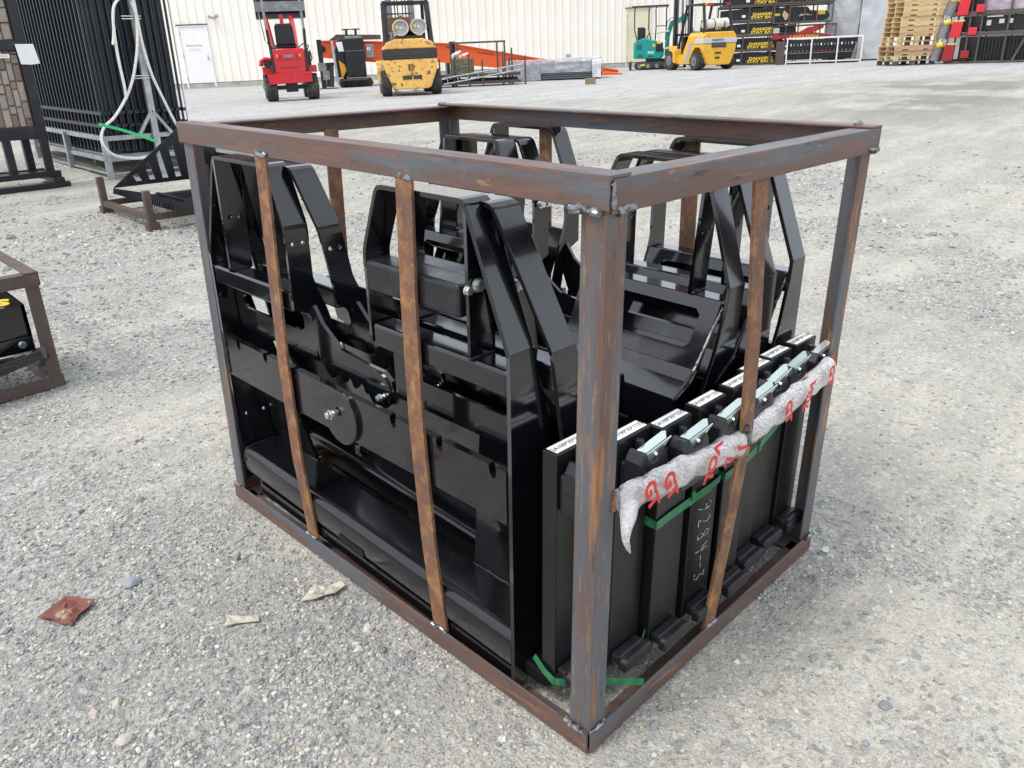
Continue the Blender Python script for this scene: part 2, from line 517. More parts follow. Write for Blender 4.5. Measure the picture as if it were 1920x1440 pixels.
# packed drive: beyond the line that runs in front of the machines
drv = ((X - 5.664) * .545 + (Y - 12.571) * .838 + (fbm(X, Y, .5, 77, 3) - .5) * 1.2).ravel()
drv = np.clip(drv / .5, 0, 1)
dmp = fbm(X, Y, .55, 55, 4).ravel()
damp = np.clip((dmp - .58) / .12, 0, 1)
wet = np.exp(-(((X - 13.6) / 3.2) ** 2 + ((Y - 4.0) / 1.6) ** 2)).ravel() * np.clip((fbm(X, Y, 1.1, 91, 4).ravel() - .38) / .2, 0, 1)
ca.data.foreach_set('color', np.stack([gmask, drv, damp, wet], 1).astype(np.float32).ravel())
ground = bpy.data.objects.new('ground', gm)
COL.objects.link(ground)
struct(ground)
def ground_mat():
    m = bpy.data.materials.new('crushed_rock_yard')
    m.use_nodes = True
    t = m.node_tree
    p = t.nodes['Principled BSDF']
    p.inputs['Roughness'].default_value = .92
    p.inputs['Specular IOR Level'].default_value = .25
    N, L = t.nodes.new, t.links.new
    co = N('ShaderNodeTexCoord')
    at = N('ShaderNodeVertexColor'); at.layer_name = 'patch'
    sp = N('ShaderNodeSeparateColor'); L(at.outputs['Color'], sp.inputs[0])
    def noise(s, d=6, r=.6):
        n = N('ShaderNodeTexNoise'); n.inputs['Scale'].default_value = s; n.inputs['Detail'].default_value = d; n.inputs['Roughness'].default_value = r
        L(co.outputs['Object'], n.inputs['Vector']); return n.outputs['Fac']
    def vor(s, out='Color', feat='F1'):
        n = N('ShaderNodeTexVoronoi'); n.inputs['Scale'].default_value = s; n.feature = feat
        L(co.outputs['Object'], n.inputs['Vector']); return n.outputs[out]
    def rng_(x, a, b, c=0., d=1.):
        r = N('ShaderNodeMapRange'); L(x, r.inputs[0])
        for i, v in enumerate((a, b, c, d)): r.inputs[i + 1].default_value = v
        return r.outputs[0]
    def mix(f, a, b, typ='MIX'):
        x = N('ShaderNodeMixRGB'); x.blend_type = typ
        if isinstance(f, float): x.inputs[0].default_value = f
        else: L(f, x.inputs[0])
        for k, q in ((1, a), (2, b)):
            if isinstance(q, tuple): x.inputs[k].default_value = (*q, 1)
            else: L(q, x.inputs[k])
        return x.outputs[0]
    def bw(c):
        s = N('ShaderNodeSeparateColor'); L(c, s.inputs[0]); return s.outputs[0]
    # fines
    c = mix(rng_(noise(.8), .44, .56), (.40, .382, .328), (.53, .488, .388))
    c = mix(rng_(noise(2.6), .48, .62, 0., .75), c, (.465, .435, .35))
    c = mix(rng_(noise(5.5, 8, .7), .54, .66, 0., .7), c, (.315, .305, .275))
    c = mix(rng_(noise(7), .45, .7, 0., .5), c, (.36, .35, .325))
    c = mix(rng_(sp.outputs[2], 0, 1, 0, .35), c, (.37, .335, .255))
    # grit, three sizes
    for s, a in ((70., .2), (130., .55), (260., .75)):
        g = bw(vor(s))
        c = mix(rng_(g, .0, 1., 0., a * .42), c, (.25, .245, .225))
        c = mix(rng_(g, .72, .78, 0., a * .75), c, (.62, .60, .53))
    # gravel beds are greyer and speckled
    gcol = mix(rng_(bw(vor(95.)), .1, .9), (.21, .213, .212), (.50, .485, .44))
    c = mix(rng_(sp.outputs[0], .1, .9, 0., .72), c, gcol)
    # packed drive: pale dust, streaked by tyres
    mp = N('ShaderNodeMapping'); mp.inputs['Rotation'].default_value = (0, 0, .62); mp.inputs['Scale'].default_value = (.25, 3, 1)
    L(co.outputs['Object'], mp.inputs['Vector'])
    n = N('ShaderNodeTexNoise'); n.inputs['Scale'].default_value = 1.3; n.inputs['Detail'].default_value = 5; L(mp.outputs[0], n.inputs['Vector'])
    d = mix(rng_(n.outputs['Fac'], .35, .65), (.46, .455, .445), (.56, .55, .535))
    d = mix(rng_(bw(vor(14.)), .86, .93, 0., .6), d, (.24, .235, .225))
    d = mix(rng_(bw(vor(34.)), .55, 1., 0., .5), d, (.36, .355, .34))
    d = mix(rng_(noise(12, 6, .75), .5, .75, 0., .4), d, (.30, .295, .29))
    c = mix(rng_(sp.outputs[1], 0, 1, 0., .9), c, d)
    # wheel-polished lanes and scattered chips, kept visible far out
    mp2 = N('ShaderNodeMapping'); mp2.inputs['Rotation'].default_value = (0, 0, -.55); mp2.inputs['Scale'].default_value = (.35, 1.6, 1)
    L(co.outputs['Object'], mp2.inputs['Vector'])
    n2 = N('ShaderNodeTexNoise'); n2.inputs['Scale'].default_value = 2.4; n2.inputs['Detail'].default_value = 9; n2.inputs['Roughness'].default_value = .68; L(mp2.outputs[0], n2.inputs['Vector'])
    c = mix(rng_(n2.outputs['Fac'], .47, .60, 0., .42), c, (.30, .295, .27))
    c = mix(rng_(n2.outputs['Fac'], .47, .38, 0., .35), c, (.56, .54, .48))
    c = mix(rng_(noise(17, 9, .75), .50, .62, 0., .45), c, (.27, .268, .255))
    c = mix(rng_(bw(vor(80.)), .90, .94, 0., .55), c, (.60, .59, .55))
    c = mix(rng_(bw(vor(64.)), .92, .96, 0., .6), c, (.22, .22, .215))
    al = at.outputs['Alpha']
    c = mix(rng_(al, 0., .7, 0., .62), c, (.17, .165, .15))
    L(c, p.inputs['Base Color'])
    prev = None
    for s, st, di in ((48., .35, .006), (95., .6, .005), (190., .6, .003)):
        b = N('ShaderNodeBump'); b.inputs['Strength'].default_value = st; b.inputs['Distance'].default_value = di
        h = rng_(vor(s, 'Distance'), 0., .55, 1., 0.)
        L(h, b.inputs['Height'])
        if prev: L(prev, b.inputs['Normal'])
        prev = b.outputs[0]
    b = N('ShaderNodeBump'); b.inputs['Strength'].default_value = .6; b.inputs['Distance'].default_value = .014
    L(noise(30, 8, .7), b.inputs['Height']); L(prev, b.inputs['Normal'])
    L(b.outputs[0], p.inputs['Normal'])
    return m
gm.materials.append(ground_mat())

# ------------------------------------------------------------------ loose stones
def stone_mat():
    m = bpy.data.materials.new('loose_stone')
    m.use_nodes = True
    t = m.node_tree
    p = t.nodes['Principled BSDF']
    p.inputs['Roughness'].default_value = .85
    a = t.nodes.new('ShaderNodeVertexColor'); a.layer_name = 'tone'
    n = t.nodes.new('ShaderNodeTexNoise'); n.inputs['Scale'].default_value = 160; n.inputs['Detail'].default_value = 4
    co = t.nodes.new('ShaderNodeTexCoord'); t.links.new(co.outputs['Object'], n.inputs['Vector'])
    r = t.nodes.new('ShaderNodeMapRange'); r.inputs[3].default_value = .78; r.inputs[4].default_value = 1.2
    t.links.new(n.outputs['Fac'], r.inputs[0])
    x = t.nodes.new('ShaderNodeMixRGB'); x.blend_type = 'MULTIPLY'; x.inputs[0].default_value = 1
    t.links.new(a.outputs['Color'], x.inputs[1]); t.links.new(r.outputs[0], x.inputs[2])
    t.links.new(x.outputs[0], p.inputs['Base Color'])
    b = t.nodes.new('ShaderNodeBump'); b.inputs['Distance'].default_value = .002; b.inputs['Strength'].default_value = .5
    t.links.new(n.outputs['Fac'], b.inputs['Height']); t.links.new(b.outputs[0], p.inputs['Normal'])
    return m
STN = stone_mat()
def ico():
    g = (1 + 5 ** .5) / 2
    v = np.array([(-1, g, 0), (1, g, 0), (-1, -g, 0), (1, -g, 0), (0, -1, g), (0, 1, g), (0, -1, -g), (0, 1, -g), (g, 0, -1), (g, 0, 1), (-g, 0, -1), (-g, 0, 1)], float)
    v /= np.linalg.norm(v[0])
    f = np.array([(0, 11, 5), (0, 5, 1), (0, 1, 7), (0, 7, 10), (0, 10, 11), (1, 5, 9), (5, 11, 4), (11, 10, 2), (10, 7, 6), (7, 1, 8), (3, 9, 4), (3, 4, 2), (3, 2, 6), (3, 6, 8), (3, 8, 9), (4, 9, 5), (2, 4, 11), (6, 2, 10), (8, 6, 7), (9, 8, 1)])
    return v, f
IV, IF = ico()
def stones(name, n, rmin, rmax, smin, smax, seed, use_mask=True, mat=None):
    g = np.random.default_rng(seed)
    r = np.exp(g.uniform(math.log(rmin), math.log(rmax), n * 3))
    a = math.radians(45) + g.uniform(-.86, .86, n * 3)
    x, y = CAMP.x + r * np.cos(a), CAMP.y + r * np.sin(a)
    if use_mask:
        pr = .075 + .925 * gravel_mask(x, y)
        pr *= .30 + .70 * (fbm(x, y, 7, 8, 3) > .46)
    else:
        pr = np.full(len(x), .45)
    keep = g.uniform(0, 1, len(x)) < pr
    x, y, r = x[keep][:n], y[keep][:n], r[keep][:n]
    k = len(x)
    s = smin * (smax / smin) ** (g.uniform(0, 1, k) ** 2.6) * np.clip(r / 3.2, .85, 2.4)
    # nothing lies under the bars of the crate
    inb = (x > -.03) & (x < .99) & (y > -.03) & (y < 1.45)
    s = np.where(inb, np.minimum(s, .008), s)
    v = IV[None] * (1 + g.uniform(-.26, .26, (k, 12, 1)))
    v = v * np.stack([g.uniform(.8, 1.3, k), g.uniform(.7, 1., k), g.uniform(.45, .75, k)], 1)[:, None, :]
    th = g.uniform(0, 6.28, k)
    tl = g.uniform(-.5, .5, k)
    c, s_ = np.cos(tl)[:, None], np.sin(tl)[:, None]
    vx, vz = v[..., 0] * c - v[..., 2] * s_, v[..., 0] * s_ + v[..., 2] * c
    c, s_ = np.cos(th)[:, None], np.sin(th)[:, None]
    vx, vy = vx * c - v[..., 1] * s_, vx * s_ + v[..., 1] * c
    P = np.stack([vx, vy, vz], 2) * s[:, None, None]
    zz = gza(x, y) + relief(x, y) + s * g.uniform(.02, .3, k)
    P += np.stack([x, y, zz], 1)[:, None, :]
    F = (IF[None] + (np.arange(k) * 12)[:, None, None]).reshape(-1, 3)
    me = np_mesh(name, P.reshape(-1, 3), F, smooth=False)
    pal = np.array([(.27, .278, .275), (.38, .375, .35), (.49, .465, .41), (.22, .23, .235), (.60, .57, .50), (.47, .43, .34), (.36, .33, .27), (.48, .40, .35)])
    w_ = np.array([.24, .24, .16, .12, .07, .10, .05, .02])
    c = pal[g.choice(len(pal), k, p=w_)] * g.uniform(.85, 1.15, (k, 1))
    ca = me.color_attributes.new('tone', 'FLOAT_COLOR', 'POINT')
    cc = np.ones((k, 12, 4)); cc[..., :3] = c[:, None, :]
    ca.data.foreach_set('color', cc.astype(np.float32).ravel())
    me.materials.append(STN)
    o = bpy.data.objects.new(name, me)
    COL.objects.link(o)
    return o
tag(stones('gravel', 112000, .8, 11.0, .0024, .0085, 1), 'loose grey crushed gravel and grit scattered over the yard', 'gravel', kind='stuff')
tag(stones('larger_stones', 900, .9, 8.0, .007, .018, 2), 'larger pale and grey stones lying about the yard', 'stones', kind='stuff')
# ------------------------------------------------------------------ the crate (angle-iron cage)
CW, CL, CH = .95, 1.405, 1.10
crate = thing('steel_crate', 'large rusty angle-iron crate in the foreground filled with black fork frames', 'crate', (CW / 2, CL / 2, 0))
TL, TF, TR, TB = Vector((.013, 1.415, CH)), Vector((-.012, -.014, CH)), Vector((.942, -.008, CH)), Vector((.855, 1.312, CH))
TB = Vector((.925, 1.395, CH))
BL, BF, BR, BB = Vector((-.004, 1.403, 0)), Vector((.003, -.001, 0)), Vector((.950, .004, 0)), Vector((.952, 1.402, 0))
Zu = Vector((0, 0, 1)); XU = Vector((1, 0, 0)); YU = Vector((0, 1, 0))
def crbar(p0, p1, a, b, mat, name='top_rail', size=.05):
    m = MB(); m.angle(p0, p1, a, b, size, .0052)
    return m.build(name, mat, crate, bevel=.0012)
# top frame: one flange flat on top, the other hanging on the outside
crbar(TL, TF - YU * .001, XU, -Zu, RY)
crbar(TF + XU * .012 - Zu * .0058 + YU * .001, TR + XU * .0 - Zu * .0058 - XU * .006, YU, -Zu, RX)
crbar(TR, TB, -XU, -Zu, RY)
crbar(TB - XU * .004 - Zu * .0058, TL + XU * .004 - Zu * .0058, -YU, -Zu, RX)
# bottom frame: flange on the ground, the other standing on the outside
crbar(BL, BF + YU * .006, XU, Zu, RY, 'bottom_rail')
crbar(BF + XU * .007, BR, YU, Zu, RX, 'bottom_rail')
crbar(BR + YU * .006, BB, -XU, Zu, RY, 'bottom_rail')
crbar(BB - XU * .006, BL + XU * .006, -YU, Zu, RX, 'bottom_rail')
# posts
def post(b, t, a, c):
    m = MB(); m.angle(Vector(b) + Zu * .048, Vector(t) - Zu * .0485, a, c, .048, .0055)
    return m.build('post', RZ, crate, bevel=.0012)
post(BF + Vector((.006, .006, 0)), TF + Vector((.006, .005, 0)), XU, YU)
post(BL + Vector((.006, -.006, 0)), TL + Vector((.008, -.008, 0)), XU, -YU)
post(BR + Vector((-.006, .006, 0)), TR + Vector((-.009, .012, 0)), -XU, YU)
post(BB + Vector((-.006, -.006, 0)), TB + Vector((-.009, -.01, 0)), -XU, -YU)
# flat slats
def slat(pts, wide, t=.0065, w_=.046):
    """flat bar following pts, slightly sprung; wide = direction of its width"""
    m = MB(); pts = [Vector(p) for p in pts]; wide = Vector(wide).normalized()
    P_ = []
    for i in range(len(pts) - 1):
        for k in range(4): P_.append(pts[i].lerp(pts[i + 1], k / 4))
    P_.append(pts[-1])
    vs = []
    for i, p in enumerate(P_):
        d = (P_[min(i + 1, len(P_) - 1)] - P_[max(i - 1, 0)]).normalized()
        n = d.cross(wide).normalized(); wd = n.cross(d).normalized()
        vs += [p - n * t / 2 - wd * w_ / 2, p + n * t / 2 - wd * w_ / 2, p + n * t / 2 + wd * w_ / 2, p - n * t / 2 + wd * w_ / 2]
    k = len(P_)
    m.add(vs, [(i * 4 + j, i * 4 + 4 + j, i * 4 + 4 + (j + 1) % 4, i * 4 + (j + 1) % 4) for i in range(k - 1) for j in range(4)] + [(0, 1, 2, 3), tuple(range(4 * k - 1, 4 * k - 5, -1))])
    return m.build('slat', RS, crate)
slat([(.0095, .972, .046), (.002, .990, .28), (-.001, .990, .55), (.0, .980, .82), (.0005, .968, 1.052)], YU)
slat([(.0095, .440, .046), (.002, .455, .28), (-.001, .466, .55), (.0, .466, .82), (.0005, .457, 1.052)], YU)
slat([(CW - .01, .972, .046), (.932, .968, 1.052)], YU)
slat([(CW - .01, .440, .046), (.932, .457, 1.052)], YU)
slat([(.438, .0085, .046), (.452, -.004, .28), (.476, -.011, .515), (.466, -.008, .75), (.443, .0015, 1.052)], XU)
slat([(.440, CL - .01, .046), (.462, 1.395, 1.052)], XU)
# floor bars across the bottom
for y in (1.345, 1.185, .75, .32):
    m = MB(); m.angle((.053, y, .006), (.895, y, .006), (0, -1, 0), (0, 0, 1), .048, .005)
    m.build('floor_bar', RS if y > 1.0 else RX, crate, bevel=.001)
# the flat tie bar that carries the bubble wrap, halfway up the fork side
m = MB(); m.bar((.040, -.004, .556), (.48, -.004, .514), .006, .04); m.bar((.481, -.004, .517), (.905, -.004, .566), .006, .04)
m.build('tie_bar', RS, crate, bevel=.001)
# welds
def weld(pts, r=.006, name='weld'):
    m = MB(); g = random.Random(int(pts[0][2] * 1e4 + pts[0][0] * 97 + pts[0][1] * 31))
    q = []
    for a, b in zip(pts[:-1], pts[1:]):
        a, b = Vector(a), Vector(b); k = max(2, int((b - a).length / .006))
        q += [a.lerp(b, i / k) + Vector([g.uniform(-.0016, .0016) for _ in range(3)]) for i in range(k)]
    q.append(Vector(pts[-1]))
    m.tube(q, [r * g.uniform(.6, 1.25) for _ in q], 7)
    return m.build(name, WELD, crate, smooth=True)
weld([(.004, .060, .049), (.003, .008, .050)], .006)
weld([(.008, .002, .050), (.056, .003, .050)], .0055)
weld([(-.012, .062, 1.046), (-.013, .03, 1.051), (-.012, .0, 1.045)], .0075)
weld([(.012, -.013, 1.046), (.04, -.012, 1.05), (.058, -.011, 1.047)], .006)
weld([(-.004, -.016, 1.09), (-.003, -.0165, 1.055)], .0045)
weld([(-.001, 1.395, .050), (-.001, 1.36, .050)], .005)
weld([(.903, .001, .050), (.945, .0, .053)], .0055)
weld([(.89, -.008, 1.048), (.938, -.008, 1.05)], .006)
weld([(.905, .035, 1.101), (.93, .03, 1.101)], .006)
weld([(.862, 1.37, 1.1005), (.90, 1.388, 1.1005)], .006)
for y in (.968, .457):
    weld([(.0005, y - .024, 1.052), (.0, y + .022, 1.054)], .0065)
for y in (.972, .440):
    weld([(.003, y - .024, .050), (.003, y + .024, .050)], .005)
weld([(.418, .0, 1.052), (.466, -.001, 1.055)], .0065)
weld([(.415, .003, .050), (.462, .003, .050)], .006)
weld([(.046, -.006, .575), (.05, -.006, .54)], .006)
weld([(.462, -.016, .548), (.484, -.016, .502)], .0075)

# ------------------------------------------------------------------ black fork carriages standing in the crate
def hexbolt(parent, p, n, r=.0105, h=.008, shank=0., name='bolt'):
    p, n = Vector(p), Vector(n).normalized()
    m = MB()
    m.cyl(p, p + n * .002, r * 1.25, n=16)
    m.cyl(p + n * .002, p + n * (.002 + h), r, n=6)
    m.cyl(p + n * (.002 + h), p + n * (.0025 + h), r * .8, n=12)
    if shank:
        m.cyl(p, p - n * shank, r * .55, n=8)
        m.cyl(p - n * shank * .55, p - n * (shank * .55 + .007), r * .95, n=6)
    return m.build(name, ZINC, parent)
def carriage(label, x0, yc, dz=0., yaw=0., lean=0., mirror=False, bolts='r'):
    root = thing('fork_carriage', label, 'fork frame', (x0, yc, .03 + dz), 'black fork carriages standing in the crate')
    top = 1.03
    sgn = -1 if mirror else 1
    off = .062 if mirror else 0
    def P(s, d, z):
        return Vector((x0 + yaw * (s + .57) + lean * (top - z) + off + sgn * d, yc + s, z + dz))
    D = P(0, 1, 0) - P(0, 0, 0)
    S = (P(1, 0, 0) - P(0, 0, 0)).normalized()
    T = (P(0, 0, 1) - P(0, 0, 0)).normalized()
    def sheet(outline, s, t, name, mat=BLK, holes=()):
        """plate across the frame: outline in (d, z) at station s"""
        o = P(s, 0, 0)
        q = MB()
        oz = T
        k = len(outline)
        a = [P(s - t / 2, d, z) for d, z in outline]
        b = [P(s + t / 2, d, z) for d, z in outline]
        q.add(a + b, [tuple(range(k)), tuple(range(k, 2 * k))[::-1]] + [((i + 1) % k, i, k + i, k + (i + 1) % k) for i in range(k)])
        return q.build(name, mat, root, bevel=.0012)
    for sg in (-1, 1):
        pl = [(sg * .571, .77), (sg * .466, 1.03), (sg * .212, 1.03), (sg * .152, .893), (sg * .152, .858)]
        pts = rounded([P(s, 0, z) for s, z in pl], .018, 3)
        m = MB(); m.strap(pts, D, .062, .0095 * sg * sgn)
        m.build('guard_hoop', BLK, root, bevel=.0012)
        # outer end plate, widening towards the foot
        if mirror:
            sheet([(0, .775), (.062, .775), (.066, .72), (.088, .62), (.125, .52), (.125, .03), (0, .03)], sg * .566, .0095, 'end_plate')
        else:
            zb_ = .082 if sg > 0 else .03
            nr = (P(0, 0, 1) - P(0, 0, 0)).length
            plate('end_plate', [(d_, z_ * nr) for d_, z_ in [(0, zb_), (.125, zb_ + .03), (.128, .45), (.112, .566), (.092, .66), (.070, .74), (.062, .775), (0, .775)]], [circ(.030, .290, .005), circ(.084, .288, .005)] if sg > 0 else [circ(.095, .235, .004)],
                  P(.571 if sg > 0 else -.5615, 0, 0), D, T, .0095, BLK, root)
        # upright inside the hoop and the arm below it, each with two bolt holes
        def holed(s, z0, z1, name, ring=None):
            o = P(s, 0, z0)
            L_ = (P(s, 0, z1) - o).length
            ring = ring or [(0, 0), (.062, 0), (.062, L_), (0, L_)]
            hz = .878 if name == 'upright' else .855
            hz = (hz - z0)
            dd = D.normalized()
            return plate(name, ring, [circ(.019, hz, .0055), circ(.045, hz, .0055)], o, dd, T, .008 * (1 if sgn > 0 else -1), BLK, root)
        holed(sg * .462, .742, 1.022, 'upright')
        arm = [(.001, .700), (.001, .872), (.061, .872), (.061, .77), (.070, .735), (.089, .69), (.108, .617), (.13, .534), (.113, .500), (.097, .522), (.082, .555), (.073, .60), (.060, .646), (.036, .684)]
        nrm = (P(0, 0, 1) - P(0, 0, 0)).length
        arm = [(a_, b_ * nrm) for a_, b_ in arm]
        holed(.1608 if sg > 0 else -.1528, 0, 1, 'curved_arm', arm)
        # rail tube under the hoop
        m = MB()
        a, b = P(sg * .561, .030, .716), P(sg * .163, .030, .716)
        m.bar(a, b, .056, .05, up=(0, 0, 1))
        m.build('rail_tube', BLK, root, bevel=.007, seg=3)
        # quick-attach plate below the rail, with its window
        o = P(0, .060, .738)
        e = (P(0, .123, .600) if mirror else P(0, .060, .555)) - o
        Lq = e.length
        q0, q1 = sorted((sg * .556, sg * .16))
        h0, h1 = sorted((sg * .515, sg * .205))
        n_ = plate('quick_attach_plate', [(q0, 0), (q1, 0), (q1, Lq), (q0, Lq)], [[(h0, .038), (h0 + .014, .026), (h1 - .014, .026), (h1, .038), (h1, .106), (h1 - .014, .118), (h0 + .014, .118), (h0, .106)]], o, S, e.normalized(), .008, BLK, root)
        m = MB()
        prof = [(.123, .600), (.143, .574), (.196, .552), (.196, .10)] if mirror else [(.150, .600), (.170, .560)]
        for (d0, z0), (d1, z1) in zip(prof[:-1], prof[1:]):
            q = [P(q0, d0, z0), P(q1, d0, z0), P(q1, d1, z1), P(q0, d1, z1)]
            nn = (q[1] - q[0]).cross(q[3] - q[0]).normalized() * .006
            m.add(q + [v + nn for v in q], [(3, 2, 1, 0), (4, 5, 6, 7)] + [(i, (i + 1) % 4, 4 + (i + 1) % 4, 4 + i) for i in range(4)])
        if mirror: m.build('lip_plate', BLK, root)
        if mirror:
         wq = [P(q0, .124, .599), P(q1, .124, .599)]
         mm = MB(); gg = random.Random(3); kk = 40
         mm.tube([wq[0].lerp(wq[1], i / kk) + Vector([gg.uniform(-.001, .001) for _ in range(3)]) for i in range(kk + 1)], [.0045 * gg.uniform(.7, 1.3) for _ in range(kk + 1)], 6)
         mm.build('weld', BLKC, root, smooth=True)
        # web plate running down behind the slotted bar to the foot tube
        wp_ = [[(sg * .556, .0605, .56), (sg * .42, .0605, .56), (sg * .375, .086, .36), (sg * .325, .116, .150), (sg * .556, .116, .150), (sg * .556, .086, .36)]]
        m = MB(); q = [P(*c_) for c_ in wp_[0]]; q2 = [v + D.normalized() * .008 for v in q]
        m.add(q + q2, [(0, 1, 2, 5), (5, 2, 3, 4), (6, 11, 8, 7), (11, 10, 9, 8), (1, 0, 6, 7), (2, 1, 7, 8), (3, 2, 8, 9), (4, 3, 9, 10), (5, 4, 10, 11), (0, 5, 11, 6)])
        m.build('web_plate', BLK, root)
    # short cross tube between the uprights of the near hoop
    if not mirror:
     m = MB(); m.bar(P(-.441, .032, .843), P(-.155, .032, .843), .062, .064)
     m.build('step_tube', BLKC, root, bevel=.008, seg=3)
    # slotted bar
    ring = [(-.556, .425)]
    ring += [(.556, .425), (.556, .545)]
    zt = .541
    for s in (.478, .333, .190, -.212, -.366, -.521):
        ring += [(s + .012, zt), (s + .012, zt - .006), (s + .008, zt - .02), (s, zt - .027), (s - .008, zt - .02), (s - .008, zt)]
    ring += [(-.556, zt)]
    m = MB(); k = len(ring)
    a = [P(s, 0, z) for s, z in ring]; b = [P(s, .016, z) for s, z in ring]
    m.add(a + b, [tuple(range(k)), tuple(range(k, 2 * k))[::-1]] + [((i + 1) % k, i, k + i, k + (i + 1) % k) for i in range(k)])
    m.build('slotted_bar', BLK, root)
    # latch plate with scalloped lower edge, behind the bar
    tooth = [(.214, .672), (.176, .642), (.160, .602), (.142, .562), (.118, .538)]
    for i in range(5):
        s = .105 - i * .048
        tooth += [(s, .532), (s - .008, .528), (s - .016, .533), (s - .022, .545), (s - .034, .549), (s - .043, .545)]
    tooth += [(-.138, .530), (-.150, .545), (-.153, .565), (-.146, .588), (-.12, .604), (-.05, .606), (.05, .615), (.12, .66), (.15, .70), (.2, .72)]
    m = MB(); k = len(tooth)
    a = [P(s, .050, z) for s, z in tooth]; b = [P(s, .060, z) for s, z in tooth]
    m.add(a + b, [tuple(range(k)), tuple(range(k, 2 * k))[::-1]] + [((i + 1) % k, i, k + i, k + (i + 1) % k) for i in range(k)])
    m.build('toothed_plate', BLK, root)
    # round pivot plate, bolt and eye
    m = MB(); m.cyl(P(-.012, -.010, .478), P(-.012, .0, .478), .068, n=36)
    rp = m.build('pivot_plate', BLK, root, bevel=.0015)
    hexbolt(root, P(.006, -.022, .484), -D, .0095, .008, shank=.013)
    m = MB(); m.cyl(P(-.10, .046, .555), P(-.10, .05, .555), .045, n=28)
    m.build('pivot_plate', BLK, root)
    hexbolt(root, P(-.122, .034, .548), -D, .0075, .007, shank=.016)
    m = MB()
    c = P(-.04, .035, .395)
    m.tube([c + S * 0 + Vector(D).normalized() * .019 * math.cos(t) + T * .019 * math.sin(t) for t in np.linspace(0, 2 * math.pi, 17)], .008, 8, cap=False)
    m.build('eye', BLK, root, smooth=True)
    # foot tube (wide, rounded) with a notch in its face
    m = MB()
    def ft(s_, z_): return P(s_[0], s_[1], z_ + .013 * (s_[0] + .02) / .5 * (0 if mirror else 1))
    prof = [(.0, .104), (.0, .150), (.0015, .160), (.007, .169), (.016, .1745), (.026, .176), (.112, .177), (.118, .172), (.118, .098), (.012, .095), (.003, .098)]
    k = len(prof); a = [ft((-.560, d), z) for d, z in prof]; b = [ft((.556, d), z) for d, z in prof]
    m.add(a + b, [tuple(range(k)), tuple(range(k, 2 * k))[::-1]] + [((i + 1) % k, i, k + i, k + (i + 1) % k) for i in range(k)])
    m.build('foot_tube', BLKT, root, smooth=True)
    m = MB(); m.bar(P(-.555, .052, .052), P(.50, .052, .072), .085, .034)
    m.build('foot_flange', BLK, root, bevel=.002)
    m = MB(); m.bar(P(.065, -.0008, .107), P(-.040, -.0008, .104), .002, .022)
    m.build('foot_slot', DRKB, root)
    if lean > 0:
        m = MB(); k_ = [P(-.556, .205, .09), P(.556, .205, .09), P(.556, .205, .66), P(-.556, .205, .66)]
        m.add(k_ + [v + Vector((.008, 0, 0)) for v in k_], [(3, 2, 1, 0), (4, 5, 6, 7)] + [(i, (i + 1) % 4, 4 + (i + 1) % 4, 4 + i) for i in range(4)])
        m.build('back_plate', BLK, root)
    # bolts in the uprights of the near hoop
    if mirror and bolts:
        for d in (.019, .045):
            hexbolt(root, P(.142, d, .856), (0, -1, 0), .0105, .009)
    elif bolts:
        for d in (.019, .045):
            hexbolt(root, P(-.468, d, .878) + Vector((0, -.004, 0)), (0, -1, 0), .0105, .009)
            if d == .019:
                hexbolt(root, P(-.470, -.006, .874) + Vector((0, -.004, 0)), (0, -1, 0), .008, .006)
    # weld beads where tubes meet plates
    def wb(pts, r=.004):
        mm = MB(); g = random.Random(int(abs(pts[0][1]) * 1e4)); q = []
        for a, b in zip(pts[:-1], pts[1:]):
            k = max(2, int((b - a).length / .007)); q += [a.lerp(b, i / k) + Vector([g.uniform(-.001, .001) for _ in range(3)]) for i in range(k)]
        q.append(pts[-1])
        mm.tube(q, [r * g.uniform(.7, 1.2) for _ in q], 6)
        return mm.build('weld', BLKC, root, smooth=True)
    wb([P(-.468, .0, .742), P(-.468, .060, .742)], .0045)
    wb([P(.462, .0, .742), P(.462, .060, .742)], .0045)
    wb([P(.553, 0, .150), P(.553, .01, .186), P(.553, .118, .188)], .006)
    wb([P(.550, .114, .188), P(.33, .112, .184)], .004)
    wb([P(-.550, .114, .164), P(-.33, .112, .168)], .004)
    wb([P(.556, -.001, .545), P(.556, -.001, .43)], .004)
    wb([P(-.556, .058, .73), P(-.556, .146, .60), P(-.556, .21, .56)], .0045)
    return root
carriage('black fork carriage nearest the camera, its slotted bar facing out through the crate side', .006, .772, yaw=.004)
carriage('second black fork carriage, leaning just behind the nearest one', .040, .742, dz=-.008, yaw=.022, lean=.17)
carriage('middle black fork carriage with its windowed plate facing the camera, just behind the labelled forks', .655, .708, yaw=.046, lean=-.12, mirror=True, bolts='')
carriage('black fork carriage sandwiched between the windowed one and the rear one', .745, .695, yaw=.012, mirror=True, bolts='l')
carriage('rearmost black fork carriage, standing highest at the far side of the crate', .868, .688, dz=.022, yaw=.02, mirror=True, bolts='')
